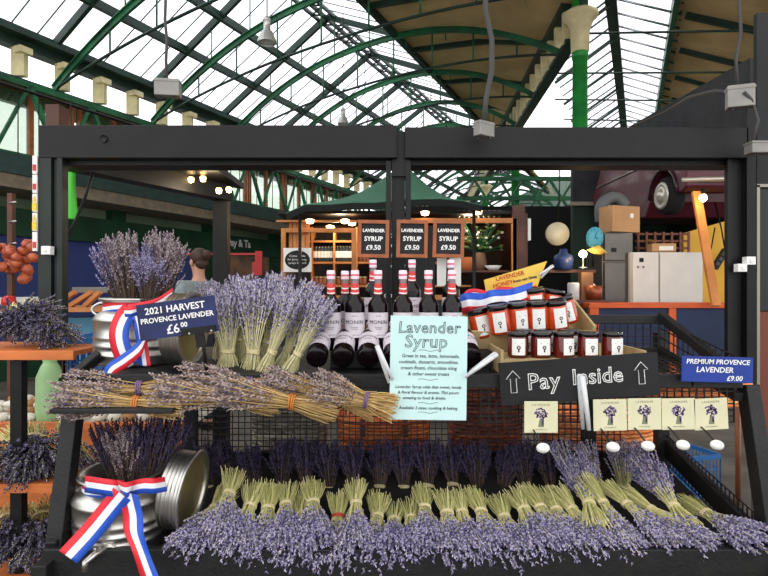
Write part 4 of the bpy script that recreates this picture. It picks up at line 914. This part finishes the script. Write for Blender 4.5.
# right window: plants, glasses, bowl, pot
s2 = thing('display_shelf', 'dark shelf inside the right kiosk window holding flowers and jars', 'shelf', V(k6(480), 6.8, 1.6))
MB().bbox(k6(455), k6(512), 6.62, 7.0, z6(272), z6(270)).build('shelf_board', brownw, s2, True)
MB().bbox(k6(455), k6(512), 6.9, 7.1, z6(234), z6(232.6)).build('shelf_board', brownw, s2, True)
tag(MB().lathe([(0, 0), (.07, 0), (.085, .16), (.075, .16), (.06, .02)], 18, T(V(k6(470), 6.75, z6(270)))).build('flower_pot', mat('terracotta', (190, 104, 56), .7), None, True), 'terracotta pot on the sill of the right kiosk window', 'pot')
tag(MB().lathe([(0, 0), (.05, 0), (.11, .06), (.1, .06), (.04, .01)], 20, T(V(k6(497), 6.72, z6(270)))).build('bowl', white, None, True), 'white bowl on the sill of the right kiosk window', 'bowl')
vs = thing('flower_vase', 'vase of white flowers and green leaves behind the right kiosk window', 'vase', V(k6(484), 6.8, z6(270)))
MB().lathe([(0, 0), (.07, 0), (.09, .1), (.07, .2), (.05, .22)], 18).build('vase', mat('brown_stoneware', (120, 90, 64), .6), vs)
random.seed(9); g = MB(); g2 = MB(); g3 = MB()
for i in range(60):
    d = V(rnd(-.28, .28), rnd(-.1, .1), rnd(.25, .62)); g2.tube([V(0, 0, .2), d*.6+V(0, 0, .1), d], .004, 4)
    if i % 3 == 0: g.ell(d, (.02, .02, .016), 7, 5)
    else: g3.ell(d, (.03, .008, .012), 6, 4, RZ(rnd(0, 90)) if False else None)
g.build('blossoms', paper, vs); g2.build('stems', green, vs); g3.build('leaves', mat('leaf_green', (86, 112, 46), .6, var=.3), vs)
for i in range(9):
    x = 462+i*5.4; gl = MB().lathe([(.022, 0), (.004, .004), (.004, .06), (.03, .085), (.034, .13), (.028, .15)], 12, T(V(k6(x), 6.8, z6(220)))).build('wine_glass', mat('dull_glass', (96, 90, 82), .15, spec=.8), None, True)
    tag(gl, 'wine glass hanging under the kiosk roof, %s from the left' % ORD[i], 'glass', 'glasses hanging in the kiosk')
# oval sign
t, w, h, k = sign('oval_sign', 'white square sign with a black oval of handwriting at the left kiosk window', 'sign', 297.5, 260, 6.44, 28, 24, 0, 0, paper, .01)
g = MB(); g.prism([V(12.5*k*math.cos(a), -.007, 9.5*k*math.sin(a)) for a in [2*PI*i/28 for i in range(28)]], (0, -.003, 0)); g.build('oval', chb, t)
write(t, [('Come inside', 0, 4, 3.2), ('for jams, honey,', 0, .5, 3.0), ('syrups & more', 0, -3, 3.0)], k, chalk, -.011)
# menu board
t, w, h, k = sign('menu_board', 'tall black menu board with chalk writing behind the centre post', 'sign', 402, 272, 4.6, 66, 92, 0, 0, chb, .02)
random.seed(4); ln = ['HOT DRINKS', 'coffee  tea  cocoa', 'CHEESE TOAST', 'soup of the day', 'SALADS', 'pie & peas', 'COLD DRINKS', 'ask inside']
write(t, [(s_, 0, 36-i*10, 5.5 if s_.isupper() else 4.2) for i, s_ in enumerate(ln)], k, chalk, -.0125, bold=.03)
MB().bbox(-.02, .02, .012, .04, -1.5+.2, 0).build('easel_leg', black, t)
# green tent
ten = mat('green_canvas', (62, 112, 88), .8, var=.12, scale=2)
tt = thing('market_tent', 'green canvas tent roof over the kiosk behind the stall', 'tent', V(.2, 7.6, 2.4))
def tent_rows():
    rows = []
    apex = P(404, 164, 8.3)
    prof = [(286, 214), (305, 205), (330, 205), (352, 203), (376, 203), (404, 200), (440, 199), (462, 201), (482, 206)]
    n = 12
    for i in range(n+1):
        s_ = i/n; row = []
        for x, y in prof:
            e = P(x, y, 6.3); p = apex.lerp(e, s_); p.z -= .14*math.sin(PI*s_)*(1 if x < 404 else 1); row.append(p)
        rows.append(row)
    return rows
rr_ = tent_rows(); g = MB().strip(rr_); o = g.build('canopy', ten, tt, True); o.modifiers.new('s', 'SOLIDIFY').thickness = .01
last = rr_[-1]; g = MB().strip([last, [p+V(0, .02, -.07) for p in last]]); o = g.build('valance', mat('dark_valance', (20, 26, 24), .8), tt, True)
for x in (300, 474): MB().tube([P(x, 206, 6.35), V(P(x, 206, 6.35).x, 6.35, 0)], .02, 8).build('pole', black, tt, True)
for i, (x, y) in enumerate(((310, 224), (345, 224), (425, 216), (478, 215), (330, 230), (352, 226))):
    tag(MB().lathe([(0, 0), (.04, .01), (.05, .05), (.02, .06)], 12, T(P(x, y, 6.45 if i < 4 else 6.8))).build('downlight', mat('warm_downlight', (255, 206, 150), .4, emit=7), None, True), 'small warm downlight under the kiosk roof, %s from the left' % ['first', 'third', 'fifth', 'sixth', 'second', 'fourth'][i], 'light', 'kiosk downlights')
# ================================================================ right: counter, fridges, car
ow = mat('bright_orange_paint', (214, 92, 40), .55, var=.1, scale=3)
Y7 = 7.5
def c7(px): return kx(px, Y7)
def q7(py): return kz(py, Y7)
t = thing('counter', 'navy panelled counter with a bright orange frame behind the right side of the stall', 'counter', V(c7(660), 7.5, 0))
MB().bbox(c7(588), c7(733), 7.46, 7.9, q7(308), q7(303)).build('counter_top', ow, t, True, .005)
for x0, x1 in ((589, 598), (668, 675)): MB().bbox(c7(x0), c7(x1), 7.47, 7.55, 0, q7(308)).build('stile', ow, t, True)
for x0, x1 in ((598, 668), (675, 733)): MB().bbox(c7(x0), c7(x1), 7.5, 7.53, 0.05, q7(308)).build('panel', navy, t, True)
def fridge(name, lab, x0, x1, y0, Y, m, doors, col):
    X0, X1 = kx(x0, Y), kx(x1, Y); Z = kz(y0, Y)
    t = thing(name, lab, 'fridge', V((X0+X1)/2, Y+.3, 0))
    MB().bbox(X0, X1, Y+.04, Y+.7, 0, Z).build('body', m, t, True, .01)
    for (a0, a1, b0, b1, hx) in doors:
        d = MB().bbox(kx(a0, Y)+.008, kx(a1, Y)-.008, Y-.01, Y+.04, kz(b1, Y)+.006, kz(b0, Y)-.006).build('door', m, t, True, .01)
        if hx: MB().bbox(kx(hx, Y)-.012, kx(hx, Y)+.012, Y-.05, Y-.01, kz((b0+b1)/2, Y)-.12, kz((b0+b1)/2, Y)+.12).build('handle', col, d, True)
    return t
fw = mat('fridge_white', (214, 212, 204), .4, var=.05, scale=3); st2 = mat('dark_stainless', (96, 92, 88), .35, .7, var=.15, scale=2)
f1 = fridge('fridge', 'tall stainless steel fridge with two stacked doors under the cardboard box', 603, 634, 232, 8.3, st2, [(604, 626, 233, 261, 0), (604, 626, 262, 400, 623)], black)
MB().bbox(kx(611, 8.3), kx(616, 8.3), 8.28, 8.29, kz(252, 8.3), kz(248, 8.3)).build('control_panel', black, f1, True)
f2 = fridge('fridge', 'white fridge with a small black display, left one of the white pair', 632, 659, 252, 8.2, fw, [(632, 659, 252, 400, 0)], steel)
MB().bbox(kx(639, 8.2), kx(643, 8.2), 8.18, 8.19, kz(262, 8.2), kz(258, 8.2)).build('display', black, f2, True)
for x in (637.5, 643): MB().bbox(kx(x-.8, 8.2), kx(x+.8, 8.2), 8.18, 8.19, kz(268, 8.2), kz(266, 8.2)).build('button', st2, f2, True)
fridge('fridge', 'plain white fridge beside the orange leaning plank', 659.3, 703, 252, 8.2, fw, [(659.3, 703, 252, 400, 0)], steel)
card = mat('brown_cardboard', (184, 142, 98), .75, var=.08, scale=3)
t = thing('cardboard_box', 'large brown cardboard box on top of the steel fridge', 'box', T(V(kx(622, 8.4), 8.5, kz(232, 8.3)+.002)) @ RZ(18))
MB().box((0, 0, .2), (.5, .3, .39)).build('carton', card, t, False, .004); MB().box((0, 0, .395), (.5, .06, .004)).build('tape', mat('tan_tape', (166, 126, 84), .4), t); MB().box((.1, -.153, .25), (.06, .004, .07)).build('hand_hole', paper, t)
t = thing('cardboard_box', 'small opened carton with a printed label on top of the white fridges', 'box', T(V(kx(668, 8.2), 8.4, kz(252, 8.2)+.003)) @ RZ(-6))
MB().box((0, 0, .07), (.34, .22, .12)).build('carton', card, t); MB().box((.03, -.113, .06), (.2, .004, .06)).build('label', paper, t); MB().box((-.2, 0, .11), (.1, .2, .004), RY(20)).build('flap', card, t)
t = thing('crate_rack', 'brown latticed rack standing on the fridges behind the small carton', 'rack', V(kx(660, 8.7), 8.75, kz(252, 8.7)))
for y in (233, 240, 247): MB().bbox(kx(636, 8.7), kx(690, 8.7), 8.7, 8.73, kz(y+2, 8.7), kz(y, 8.7)).build('rail', mat('rust_brown', (116, 66, 50), .6), t, True)
for i in range(7): x = 637+i*8.4; MB().bbox(kx(x, 8.7), kx(x+2, 8.7), 8.68, 8.7, kz(256, 8.7), kz(232, 8.7)).build('upright', MATS['rust_brown'], t, True)
yw = mat('yellow_board', (226, 172, 54), .6, var=.12, scale=1.2)
g = MB().prism([V(kx(684, 9), 9, 0), V(kx(733, 9), 9, 0), V(kx(733, 9), 9, kz(219, 9)), V(kx(684, 9), 9, kz(233, 9))], (0, .04, 0)); tag(g.build('yellow_board', yw, None, True), 'yellow painted board panel behind the leaning orange plank', 'panel')
tag(MB().beam(P(696, 192, 7.8), P(716, 306, 7.3), .11, .05).build('leaning_plank', mat('orange_yellow_plank', (206, 132, 66), .6, var=.15, scale=3), None, True), 'orange plank leaning beside the white fridge under the bulb', 'plank')
t = thing('wall_bulb', 'bare warm glowing bulb at the top of the leaning plank', 'lamp', P(703, 198, 7.6))
MB().ell((0, 0, 0), (.05, .05, .055), 14, 10).build('bulb', mat('glowing_bulb', (255, 205, 130), .4, emit=25), t); MB().lathe([(.025, .04), (.03, .12), (0, .12)], 12).build('socket', black, t)
t = thing('power_strip', 'black power strip hanging tilted on a cord in front of the yellow board', 'power strip', P(720, 259, 8.8))
MB().box((0, 0, 0), (.10, .06, .34), RY(32)).build('housing', black, t, False, .006)
for k in (-.09, 0, .09): MB().box((0, -.032, k), (.05, .006, .05), RY(32)).build('socket', mat('socket_grey', (70, 70, 72), .5), t)
MB().tube([V(.08, 0, .14), V(.03, .02, .5), V(-.02, .1, .9)], .012, 6).build('cord', black, t); MB().tube([V(-.08, 0, -.14), V(-.15, 0, .1), V(-.05, .05, .5)], .01, 6).build('cord', black, t)
# clutter beside the steel fridge
t = thing('work_table', 'cluttered dark table left of the steel fridge', 'table', V(kx(580, 7.9), 8, 0))
MB().bbox(kx(548, 7.9), kx(604, 7.9), 7.7, 8.3, kz(304, 7.9), kz(300, 7.9)).build('table_top', brownw, t, True)
for x in (550, 600):
    for y in (7.74, 8.24): MB().bbox(kx(x, 7.9), kx(x+3, 7.9), y, y+.05, 0, kz(304, 7.9)).build('leg', brownw, t, True)
MB().bbox(kx(548, 7.9), kx(604, 7.9), 8.2, 8.3, kz(272, 7.9), kz(269, 7.9)).build('upper_shelf', brownw, t, True)
zt = kz(300, 7.9)
tag(MB().lathe([(0, 0), (.12, 0), (.14, .14), (.13, .2), (.06, .24), (.05, .3), (0, .3)], 18, T(V(kx(568, 8), 8.2, kz(269, 7.9)+.003))).build('blue_jug', mat('navy_glaze', (44, 62, 110), .4), None, True), 'dark blue jug on the shelf below the turquoise clock', 'jug')
tag(MB().lathe([(0, 0), (.1, 0), (.12, .2), (.11, .2), (.09, .02)], 18, T(V(kx(598, 7.7), 7.85, zt+.003))).build('copper_pan', mat('copper', (150, 84, 60), .35, .6), None, True), 'copper pan on the dark table beside the steel fridge', 'pan')
tag(MB().lathe([(0, 0), (.08, 0), (.08, .22), (.07, .24), (0, .24)], 18, T(V(kx(577, 7.7), 7.85, zt+.003))).build('white_canister', white, None, True), 'white canister on the dark table left of the copper pan', 'canister')
tag(MB().lathe([(0, 0), (.11, .008), (.13, .03), (.125, .035), (0, .015)], 20, T(V(kx(598, 7.75), 8.15, kz(290, 7.75))) @ RX(70)).build('plate', white, None, True), 'white plate propped upright above the copper pan', 'plate')
tag(MB().bbox(kx(584, 7.8), kx(596, 7.8), 7.9, 8.05, zt+.003, kz(272, 7.8)).build('wooden_box', mat('box_brown', (124, 88, 60), .7), None, True), 'brown wooden box on the dark table under the desk lamp', 'box')
t = thing('desk_lamp', 'small glowing lamp on the shelf below the turquoise clock', 'lamp', P(583, 268, 8.0))
MB().lathe([(.06, 0), (.06, .015), (.01, .02), (.01, .16)], 14).build('base', steel, t); MB().ell((0, 0, .2), (.055, .055, .055), 14, 10).build('bulb', MATS['glowing_bulb'], t)
MB().lathe([(.04, .2), (.14, .24), (.02, .33), (0, .33)], 18, T(V(.16, 0, .0)) @ RY(10)).build('shade', mat('yellow_shade', (226, 196, 90), .6), t)
t = thing('wall_drum', 'round cream drum hanging on the dark back wall', 'drum', P(557, 234, 8.6))
MB().lathe([(0, -.03), (.168, -.03), (.175, -.02), (.175, .05), (0, .05)], 32, RX(90) if False else RX(-90) @ RX(180)).build('skin', mat('drum_skin', (206, 198, 168), .7, var=.08), t)
MB().tube([V(.02, 0, .16), V(.05, .03, .8), V(.05, .05, 1.6)], .01, 6).build('strap', black, t)
MB().tube([V(.178*math.cos(a), -.0, .178*math.sin(a)) for a in [2*PI*i/32 for i in range(32)]], .008, 6, closed=True).build('hoop', brownw, t)
t = thing('wall_clock', 'turquoise wall clock left of the cardboard box', 'clock', T(P(594.5, 238, 8.3)) @ RZ(-15))
MB().lathe([(0, -.02), (.12, -.02), (.14, 0), (.14, .04), (0, .04)], 32, Matrix.Diagonal((.85, 1, 1.15, 1)) @ RX(-90) @ RX(180)).build('face', mat('turquoise', (86, 176, 200), .5), t)
g = MB(); g.beam(V(0, -.05, 0), V(.03, -.05, .09), .012, .006); g.beam(V(0, -.05, 0), V(.05, -.05, -.01), .014, .006); g.build('hands', black, t)
g = MB()
for i in range(12): a = i*PI/6; g.box((.1*math.cos(a), -.043, .12*math.sin(a)), (.012, .006, .012))
g.build('hour_marks', ink, t); MB().tube([V(-.02, .02, -.1), V(-.02, .02, -.42)], .012, 6).build('support_rod', black, t)
# the vintage car on the wall
car = mat('maroon_car_paint', (88, 28, 42), .35, coat=.15, var=.1, scale=2); rub = mat('tyre', (22, 22, 22), .8); chr_ = mat('chrome', (206, 200, 186), .35, .6)
CX = .12
ct = thing('vintage_car', 'maroon vintage car mounted high on the right wall, wheels visible under the beam', 'car', V(4.9, 9, 2.9))
def cprof():
    zc = 2.95
    low = []
    for y in (8.35, 8.5): low.append((y, zc))
    def arch(yc): return [(yc-.42*math.cos(a), zc+.42*math.sin(a)) for a in [PI*i/10 for i in range(11)]]
    pts = [(8.3, zc+.05)]+[(8.42, zc)]+arch(9.0)+[(9.6, zc-.25), (10.6, zc-.25)]+arch(11.2)+[(11.9, zc+.1), (12.05, zc+.5), (11.7, zc+.85), (11.4, zc+1.35), (10.0, zc+1.42), (9.75, zc+1.3), (9.45, zc+.85), (8.5, zc+.75), (8.25, zc+.5)]
    return pts
pr_ = cprof(); g = MB(); g.prism([V(4.36, y, z) for y, z in pr_], (1.4, 0, 0)); g.build('body', car, ct, True, .03)
g = MB()
for y0, y1 in ((9.72, 10.5), (10.58, 11.35)): MB().prism([V(4.345, y0+.1 if y0 < 10 else y0, 3.85), V(4.345, y1, 3.85), V(4.345, y1-.05, 4.27), V(4.345, y0+.22 if y0 < 10 else y0, 4.27)], (.01, 0, 0)).build('side_window', mat('car_glass', (70, 80, 84), .1, spec=.8), ct, True)
for yc in (9.0, 11.2):
    Mw = T(V(4.40, yc, 2.98)) @ RY(-90)
    wv = MB().lathe([(0, -.05), (.20, -.05), (.29, -.02), (.31, .04), (.31, .14), (.28, .18), (0, .18)], 30, Mw @ Matrix.Scale(-1, 4, V(0, 0, 1))).build('wheel', rub, ct, True)
    MB().lathe([(0, .13), (.05, .12), (.09, .10), (.10, .075), (.17, .07), (.20, .085), (.22, .06)], 28, Mw).build('hubcap', chr_, wv, True)
    MB().tube([V(4.36, yc-.44*math.cos(a), 2.97+.44*math.sin(a)) for a in [PI*i/12 for i in range(13)]], .035, 8).build('wing_edge', mat('dark_wing', (44, 22, 30), .35, coat=.3), ct, True)
MB().tube([V(4.34, 9.45, 3.6), V(4.34, 11.8, 3.6)], .014, 6).build('side_trim', chr_, ct, True)
MB().tube([V(4.3, 8.3, 3.1), V(5.0, 8.18, 3.1), V(5.8, 8.3, 3.1)], .04, 8).build('bumper', chr_, ct, True)
MB().lathe([(.13, 0), (.12, -.06), (0, -.1)], 18, T(V(4.62, 8.28, 3.45)) @ RX(-90)).build('headlamp', chr_, ct, True)
for y in (9.9, 10.8): MB().bbox(4.5, 6.2, y, y+.1, 2.72, 2.85).build('wall_bracket', black, ct, True)
for o_ in [ct]: o_.location.x += CX
tag(MB().tube(smooth([P(601, 222, 8.7), P(601, 207, 8.7), P(608, 199, 8.7), P(618, 198, 8.7), P(626, 206, 8.7)]), .09, 10).build('ribbed_hose', mat('grey_hose', (96, 100, 102), .6), None, True), 'thick grey flexible hose curling behind the cardboard box', 'hose')
tag(MB().tube([P(738, 400, 3.6), V(P(738, 400, 3.6).x, 3.6, 0)], .016, 8).build('copper_pipe', mat('copper_pipe', (150, 92, 66), .45, .3, var=.2), None, True), 'thin copper coloured upright pipe standing behind the right end of the stand', 'pipe')
# ================================================================ left background
t = thing('onion_stand', 'dark upright pole with chains of onions at the left edge', 'stand', V(kx(9, 4), 4, 0))
MB().bbox(kx(7, 4), kx(12, 4), 4, 4.04, 0, kz(193, 4)).build('pole', brownw, t, True)
for y in (203, 222, 244): MB().tube([P(9, y, 4), P(16, y-1, 3.95)], .006, 5).build('hook', steel, t, True)
on = mat('red_onion', (150, 62, 50), .35, c2=(196, 104, 60), scale=14); on2 = mat('orange_chilli', (204, 90, 48), .4, var=.2, scale=8)
random.seed(2); pr = tag(MB().lathe([(0, 0), (.018, .002), (.032, .014), (.037, .03), (.033, .044), (.018, .056), (.005, .062), (.003, .07), (0, .07)], 14).build('red_onion', on), 'x', 'onion')
pos_ = []
for i in range(34):
    x, y = (rnd(-4, 18), rnd(250, 272)) if i < 20 else (rnd(18, 33), rnd(240, 285)); pos_.append((x, y))
for i, (x, y) in enumerate(pos_):
    put(pr, T(P(x, y, 3.85+rnd(-.05, .12))) @ RX(rnd(-60, 60)) @ RZ(rnd(0, 90)), 'red onion in the strung %s hanging at the left edge' % ('bunch round the pole' if i < 20 else 'chain beside the black post'), 'onions in the left bunch' if i < 20 else 'onions in the right chain')
pr2 = pr
t = thing('serving_table', 'light wooden stall table behind the left post', 'table', V(-2.1, 4, 0))
MB().bbox(kx(-40, 3.9), kx(108, 3.9), 3.9, 4.5, kz(312, 3.9), kz(308, 3.9)).build('table_top', honey, t, True); MB().bbox(kx(48, 3.9), kx(108, 3.9), 4.2, 4.25, kz(293, 3.9), kz(287, 3.9)).build('top_rail', mat('grey_rail', (120, 118, 110), .5), t, True)
for x in (50, 104): MB().bbox(kx(x, 3.9), kx(x+3, 3.9), 3.95, 4.0, 0, kz(290, 3.9)).build('leg', black, t, True)
for (a, b) in (((55, 306), (75, 292)), ((70, 306), (92, 292)), ((85, 306), (100, 292))): MB().beam(P(*a, 4.1), P(*b, 4.1), .05, .03).build('slanted_slat', honey, t, True)
tag(MB().bbox(kx(62, 4.2), kx(100, 4.2), 4.25, 4.4, 0, kz(318, 4.2)).build('cool_box', mat('sky_blue', (86, 156, 190), .5), None, True), 'light blue box below the left wooden table', 'box')
t = thing('produce_counter', 'orange-brown wooden produce counter with a pale heaped top at lower left', 'counter', V(-2.2, 3.6, 0))
for i, (y0, y1) in enumerate(((423, 468), (470, 508), (510, 560))): MB().bbox(-2.6, kx(187, 3.2), 3.2, 3.24, kz(y1, 3.2), kz(y0, 3.2)).build('front_board', orangew, t, True, .004)
MB().bbox(-2.6, kx(187, 3.2), 3.24, 4.0, kz(426, 3.2)-.02, kz(426, 3.2)).build('top_board', mat('pale_top', (200, 196, 184), .7), t, True)
random.seed(8); stp = [tag(MB().ell((0, 0, 0), (.045, .035, .026), 10, 7).build('pale_pebble', mm), 'x', 'stone') for mm in (mat('stone_white', (216, 210, 196), .6, var=.1), mat('stone_brown', (168, 124, 80), .6, var=.2))]
zz = kz(426, 3.2)
for i in range(60):
    x = -2.45+(i % 15)*.093+rnd(-.02, .02); y = 3.32+(i//15)*.12+rnd(-.02, .02)
    put(stp[0 if rnd(0, 1) < .6 else 1], T(V(x, y, zz+.025+.012*(i//15))) @ RZ(rnd(0, 180)), 'rounded shell among those heaped on the lower left counter', 'shells heaped on the counter')
t = thing('plastic_sack', 'pale green sack standing behind the left leg of the stand', 'sack', T(V(kx(46, 3.3), 3.34, kz(426, 3.2)+.003)) @ Matrix.Diagonal((1, 1, 1.6, 1)))
MB().lathe([(0, 0), (.07, 0), (.078, .04), (.075, .16), (.05, .2), (.03, .22), (0, .22)], 18).build('bag', mat('pale_green_plastic', (150, 188, 132), .5, var=.1), t); MB().lathe([(.03, .2), (.045, .235), (.035, .23)], 14).build('neck', MATS['pale_green_plastic'], t)
tag(MB().lathe([(0, 0), (.02, .0), (.035, .02), (.03, .05), (.01, .06), (0, .055)], 14, T(V(kx(8, 3.95), 3.96, kz(308, 3.9)+.003)) @ Matrix.Scale(1.4, 4)).build('tomato', mat('tomato_red', (196, 40, 40), .3), None, True), 'red tomato above the lavender at the left edge', 'tomato')
# person
def skin_person():
    den = mat('grey_denim', (134, 146, 150), .8, var=.15, scale=20, bump=.2); skn = mat('skin', (196, 146, 122), .55); hair = mat('brown_hair', (66, 46, 36), .6, bump=.3, bscale=60); trs = mat('dark_trousers', (36, 38, 46), .8)
    Yp = 5.8; x0 = kx(198, Yp)
    t = thing('person', 'person in a grey denim jacket with tied brown hair, turned away towards the shops', 'person', T(V(x0, Yp, 0)) @ RZ(-125) @ Matrix.Scale(1.07, 4))
    # local: faces -Y
    J = {'pel': (0, 0, .95, .135, .1), 'wst': (0, .0, 1.12, .12, .09), 'cst': (0, .01, 1.32, .15, .105), 'nk0': (0, .02, 1.46, .075, .06), 'nk': (0, .015, 1.53, .05, .05), 'hd': (0, .0, 1.62, .072, .085), 'hd2': (0, .0, 1.70, .07, .085), 'hd3': (0, .01, 1.755, .045, .05),
         'sl': (-.19, .02, 1.42, .058, .055), 'el': (-.24, .03, 1.14, .043, .043), 'wl': (-.20, -.12, .93, .028, .03), 'hl_': (-.19, -.17, .87, .03, .018), 'sr': (.19, .02, 1.42, .058, .055), 'er': (.24, .03, 1.14, .043, .043), 'wr': (.18, -.16, 1.0, .028, .03), 'hr_': (.16, -.22, .97, .03, .018),
         'tl': (-.1, 0, .88, .09, .09), 'kl': (-.11, -.02, .5, .06, .062), 'al': (-.12, .02, .1, .042, .045), 'fl': (-.13, -.1, .045, .04, .035), 'tr': (.1, 0, .88, .09, .09), 'kr': (.11, -.02, .5, .06, .062), 'ar': (.12, .02, .1, .042, .045), 'fr': (.13, -.1, .045, .04, .035)}
    E = [('pel', 'wst'), ('wst', 'cst'), ('cst', 'nk0'), ('nk0', 'nk'), ('nk', 'hd'), ('hd', 'hd2'), ('hd2', 'hd3'), ('cst', 'sl'), ('sl', 'el'), ('el', 'wl'), ('wl', 'hl_'), ('cst', 'sr'), ('sr', 'er'), ('er', 'wr'), ('wr', 'hr_'), ('pel', 'tl'), ('tl', 'kl'), ('kl', 'al'), ('al', 'fl'), ('pel', 'tr'), ('tr', 'kr'), ('kr', 'ar'), ('ar', 'fr')]
    def skinmesh(nm, J, E, mats, grow=0, sub=2, root=None):
        ks = list(J); me = bpy.data.meshes.new(nm); me.from_pydata([J[k][:3] for k in ks], [(ks.index(a), ks.index(b)) for a, b in E], [])
        o = bpy.data.objects.new(nm, me); COL.objects.link(o)
        for mm in mats: me.materials.append(mm)
        md = o.modifiers.new('k', 'SKIN'); sv = me.skin_vertices[0].data
        for i, k in enumerate(ks): sv[i].radius = (J[k][3]+grow, J[k][4]+grow); sv[i].use_root = (k == (root or ks[0]))
        md.use_smooth_shade = True; s2_ = o.modifiers.new('s', 'SUBSURF'); s2_.levels = sub; s2_.render_levels = sub
        o.parent = t; return o
    fing = {}
    for sd, h in ((-1, 'hl_'), (1, 'hr_')):
        b = J[h]
        for i in range(5):
            n0, n1, n2 = 'f%s%d' % (h, i), 'g%s%d' % (h, i), 'j%s%d' % (h, i); ox = (-.024+.016*i) if i < 4 else -sd*.04
            J[n0] = (b[0]+ox*.8, b[1]-.02, b[2]-.025, .009, .009); ln_ = (.035, .042, .045, .038, .022)[i]
            J[n1] = (b[0]+ox, b[1]-.035, b[2]-.03-ln_, .008, .008); J[n2] = (b[0]+ox, b[1]-.03, b[2]-.045-ln_*1.5, .007, .007); E += [(h, n0), (n0, n1), (n1, n2)]
    skinmesh('body', J, E, [skn])
    K = {k: J[k] for k in ('pel', 'wst', 'cst', 'nk0', 'sl', 'el', 'wl', 'sr', 'er', 'wr')}
    skinmesh('jacket', K, [e for e in E if e[0] in K and e[1] in K], [den], .022, 2)
    K = {k: J[k] for k in ('pel', 'tl', 'kl', 'al', 'tr', 'kr', 'ar')}
    skinmesh('trousers', K, [e for e in E if e[0] in K and e[1] in K], [trs], .014, 2)
    K = {k: (J[k][0], J[k][1], J[k][2]-.02, J[k][3], J[k][4]) for k in ('fl', 'al')}; 
    for sd in (-1, 1): MB().ell((sd*.125, -.05, .05), (.052, .13, .05), 14, 8).build('shoe', black, t)
    g = MB(); g.ell((0, .022, 1.70), (.088, .095, .09), 20, 12); g.ell((0, .135, 1.72), (.045, .045, .045), 14, 9); g.ell((0, .06, 1.64), (.07, .05, .06), 14, 9); g.build('hair', hair, t)
    MB().ell((0, -.09, 1.64), (.012, .02, .02), 10, 8).build('nose', skn, t)
    for sd in (-1, 1): MB().ell((sd*.03, -.082, 1.665), (.011, .008, .007), 10, 6).build('eye', ink, t); MB().ell((sd*.08, .005, 1.645), (.012, .022, .032), 10, 8).build('ear', skn, t)
    MB().ell((0, -.086, 1.605), (.022, .008, .006), 10, 6).build('mouth', mat('lips', (170, 90, 84), .5), t)
skin_person()
# red shop signs and warm interiors at the left back
for i, (x0, x1, y0, y1, Y) in enumerate(((255, 262, 251, 262, 8), (186, 258, 253, 255, 8.5), (252, 262, 262, 275, 7.8))):
    tag(MB().bbox(kx(x0, Y), kx(x1, Y), Y, Y+.05, kz(y1, Y), kz(y0, Y)).build(['red_sign', 'red_rail', 'red_display'][i], mat('shop_red', (180, 44, 40), .5), None, True), ['small red sign near the left shops beside the kiosk', 'long red rail behind the person', 'red display block beneath the small red sign'][i], ['sign', 'rail', 'display'][i])
# overhead glazing lights / world / camera
w = bpy.data.worlds.new('World'); SC.world = w; w.use_nodes = True; nt = w.node_tree; bg = nt.nodes['Background']
bg.inputs[0].default_value = (.98, .98, 1, 1); bg.inputs[1].default_value = 2.1
def light(kind, loc, energy, col, size=.1, rot=None, name='lamp_light'):
    l = bpy.data.lights.new(name, kind); l.energy = energy; l.color = col
    if kind == 'AREA': l.size = size
    elif kind == 'POINT': l.shadow_soft_size = size
    o = bpy.data.objects.new(name, l); COL.objects.link(o); o.location = loc
    if rot: o.rotation_euler = rot
    return o
light('POINT', P(703, 198, 7.4), 6, (1, .75, .45), .06); light('POINT', P(340, 226, 6.75), 14, (1, .8, .55), .1); light('POINT', P(470, 222, 6.8), 10, (1, .8, .55), .1); light('POINT', P(583, 262, 7.8), 8, (1, .75, .4), .05)
light('POINT', P(210, 190, 4.5), 5, (1, .8, .55), .05)
cam = bpy.data.cameras.new('Camera'); co = bpy.data.objects.new('Camera', cam); COL.objects.link(co)
co.location = (0, 0, CZ); co.rotation_euler = (PI/2, 0, 0); cam.sensor_width = 36; cam.lens = 36*F/768; cam.clip_start = .05; cam.clip_end = 300
SC.camera = co
SC.view_settings.view_transform = 'Standard'; SC.view_settings.look = 'None'; SC.view_settings.exposure = 0; SC.view_settings.gamma = 1; SC.view_settings.use_curve_mapping = False
SC.cycles.max_bounces = 8; SC.cycles.transparent_max_bounces = 16
for o_ in bpy.data.objects:
    if o_.get('label') and len(o_['label'].split()) > 16: print('LONGLABEL', o_.name, o_['label'])
for o_ in list(bpy.data.objects):
    if o_.parent is None and o_.get('label') == 'x': print('UNPLACED', o_.name)
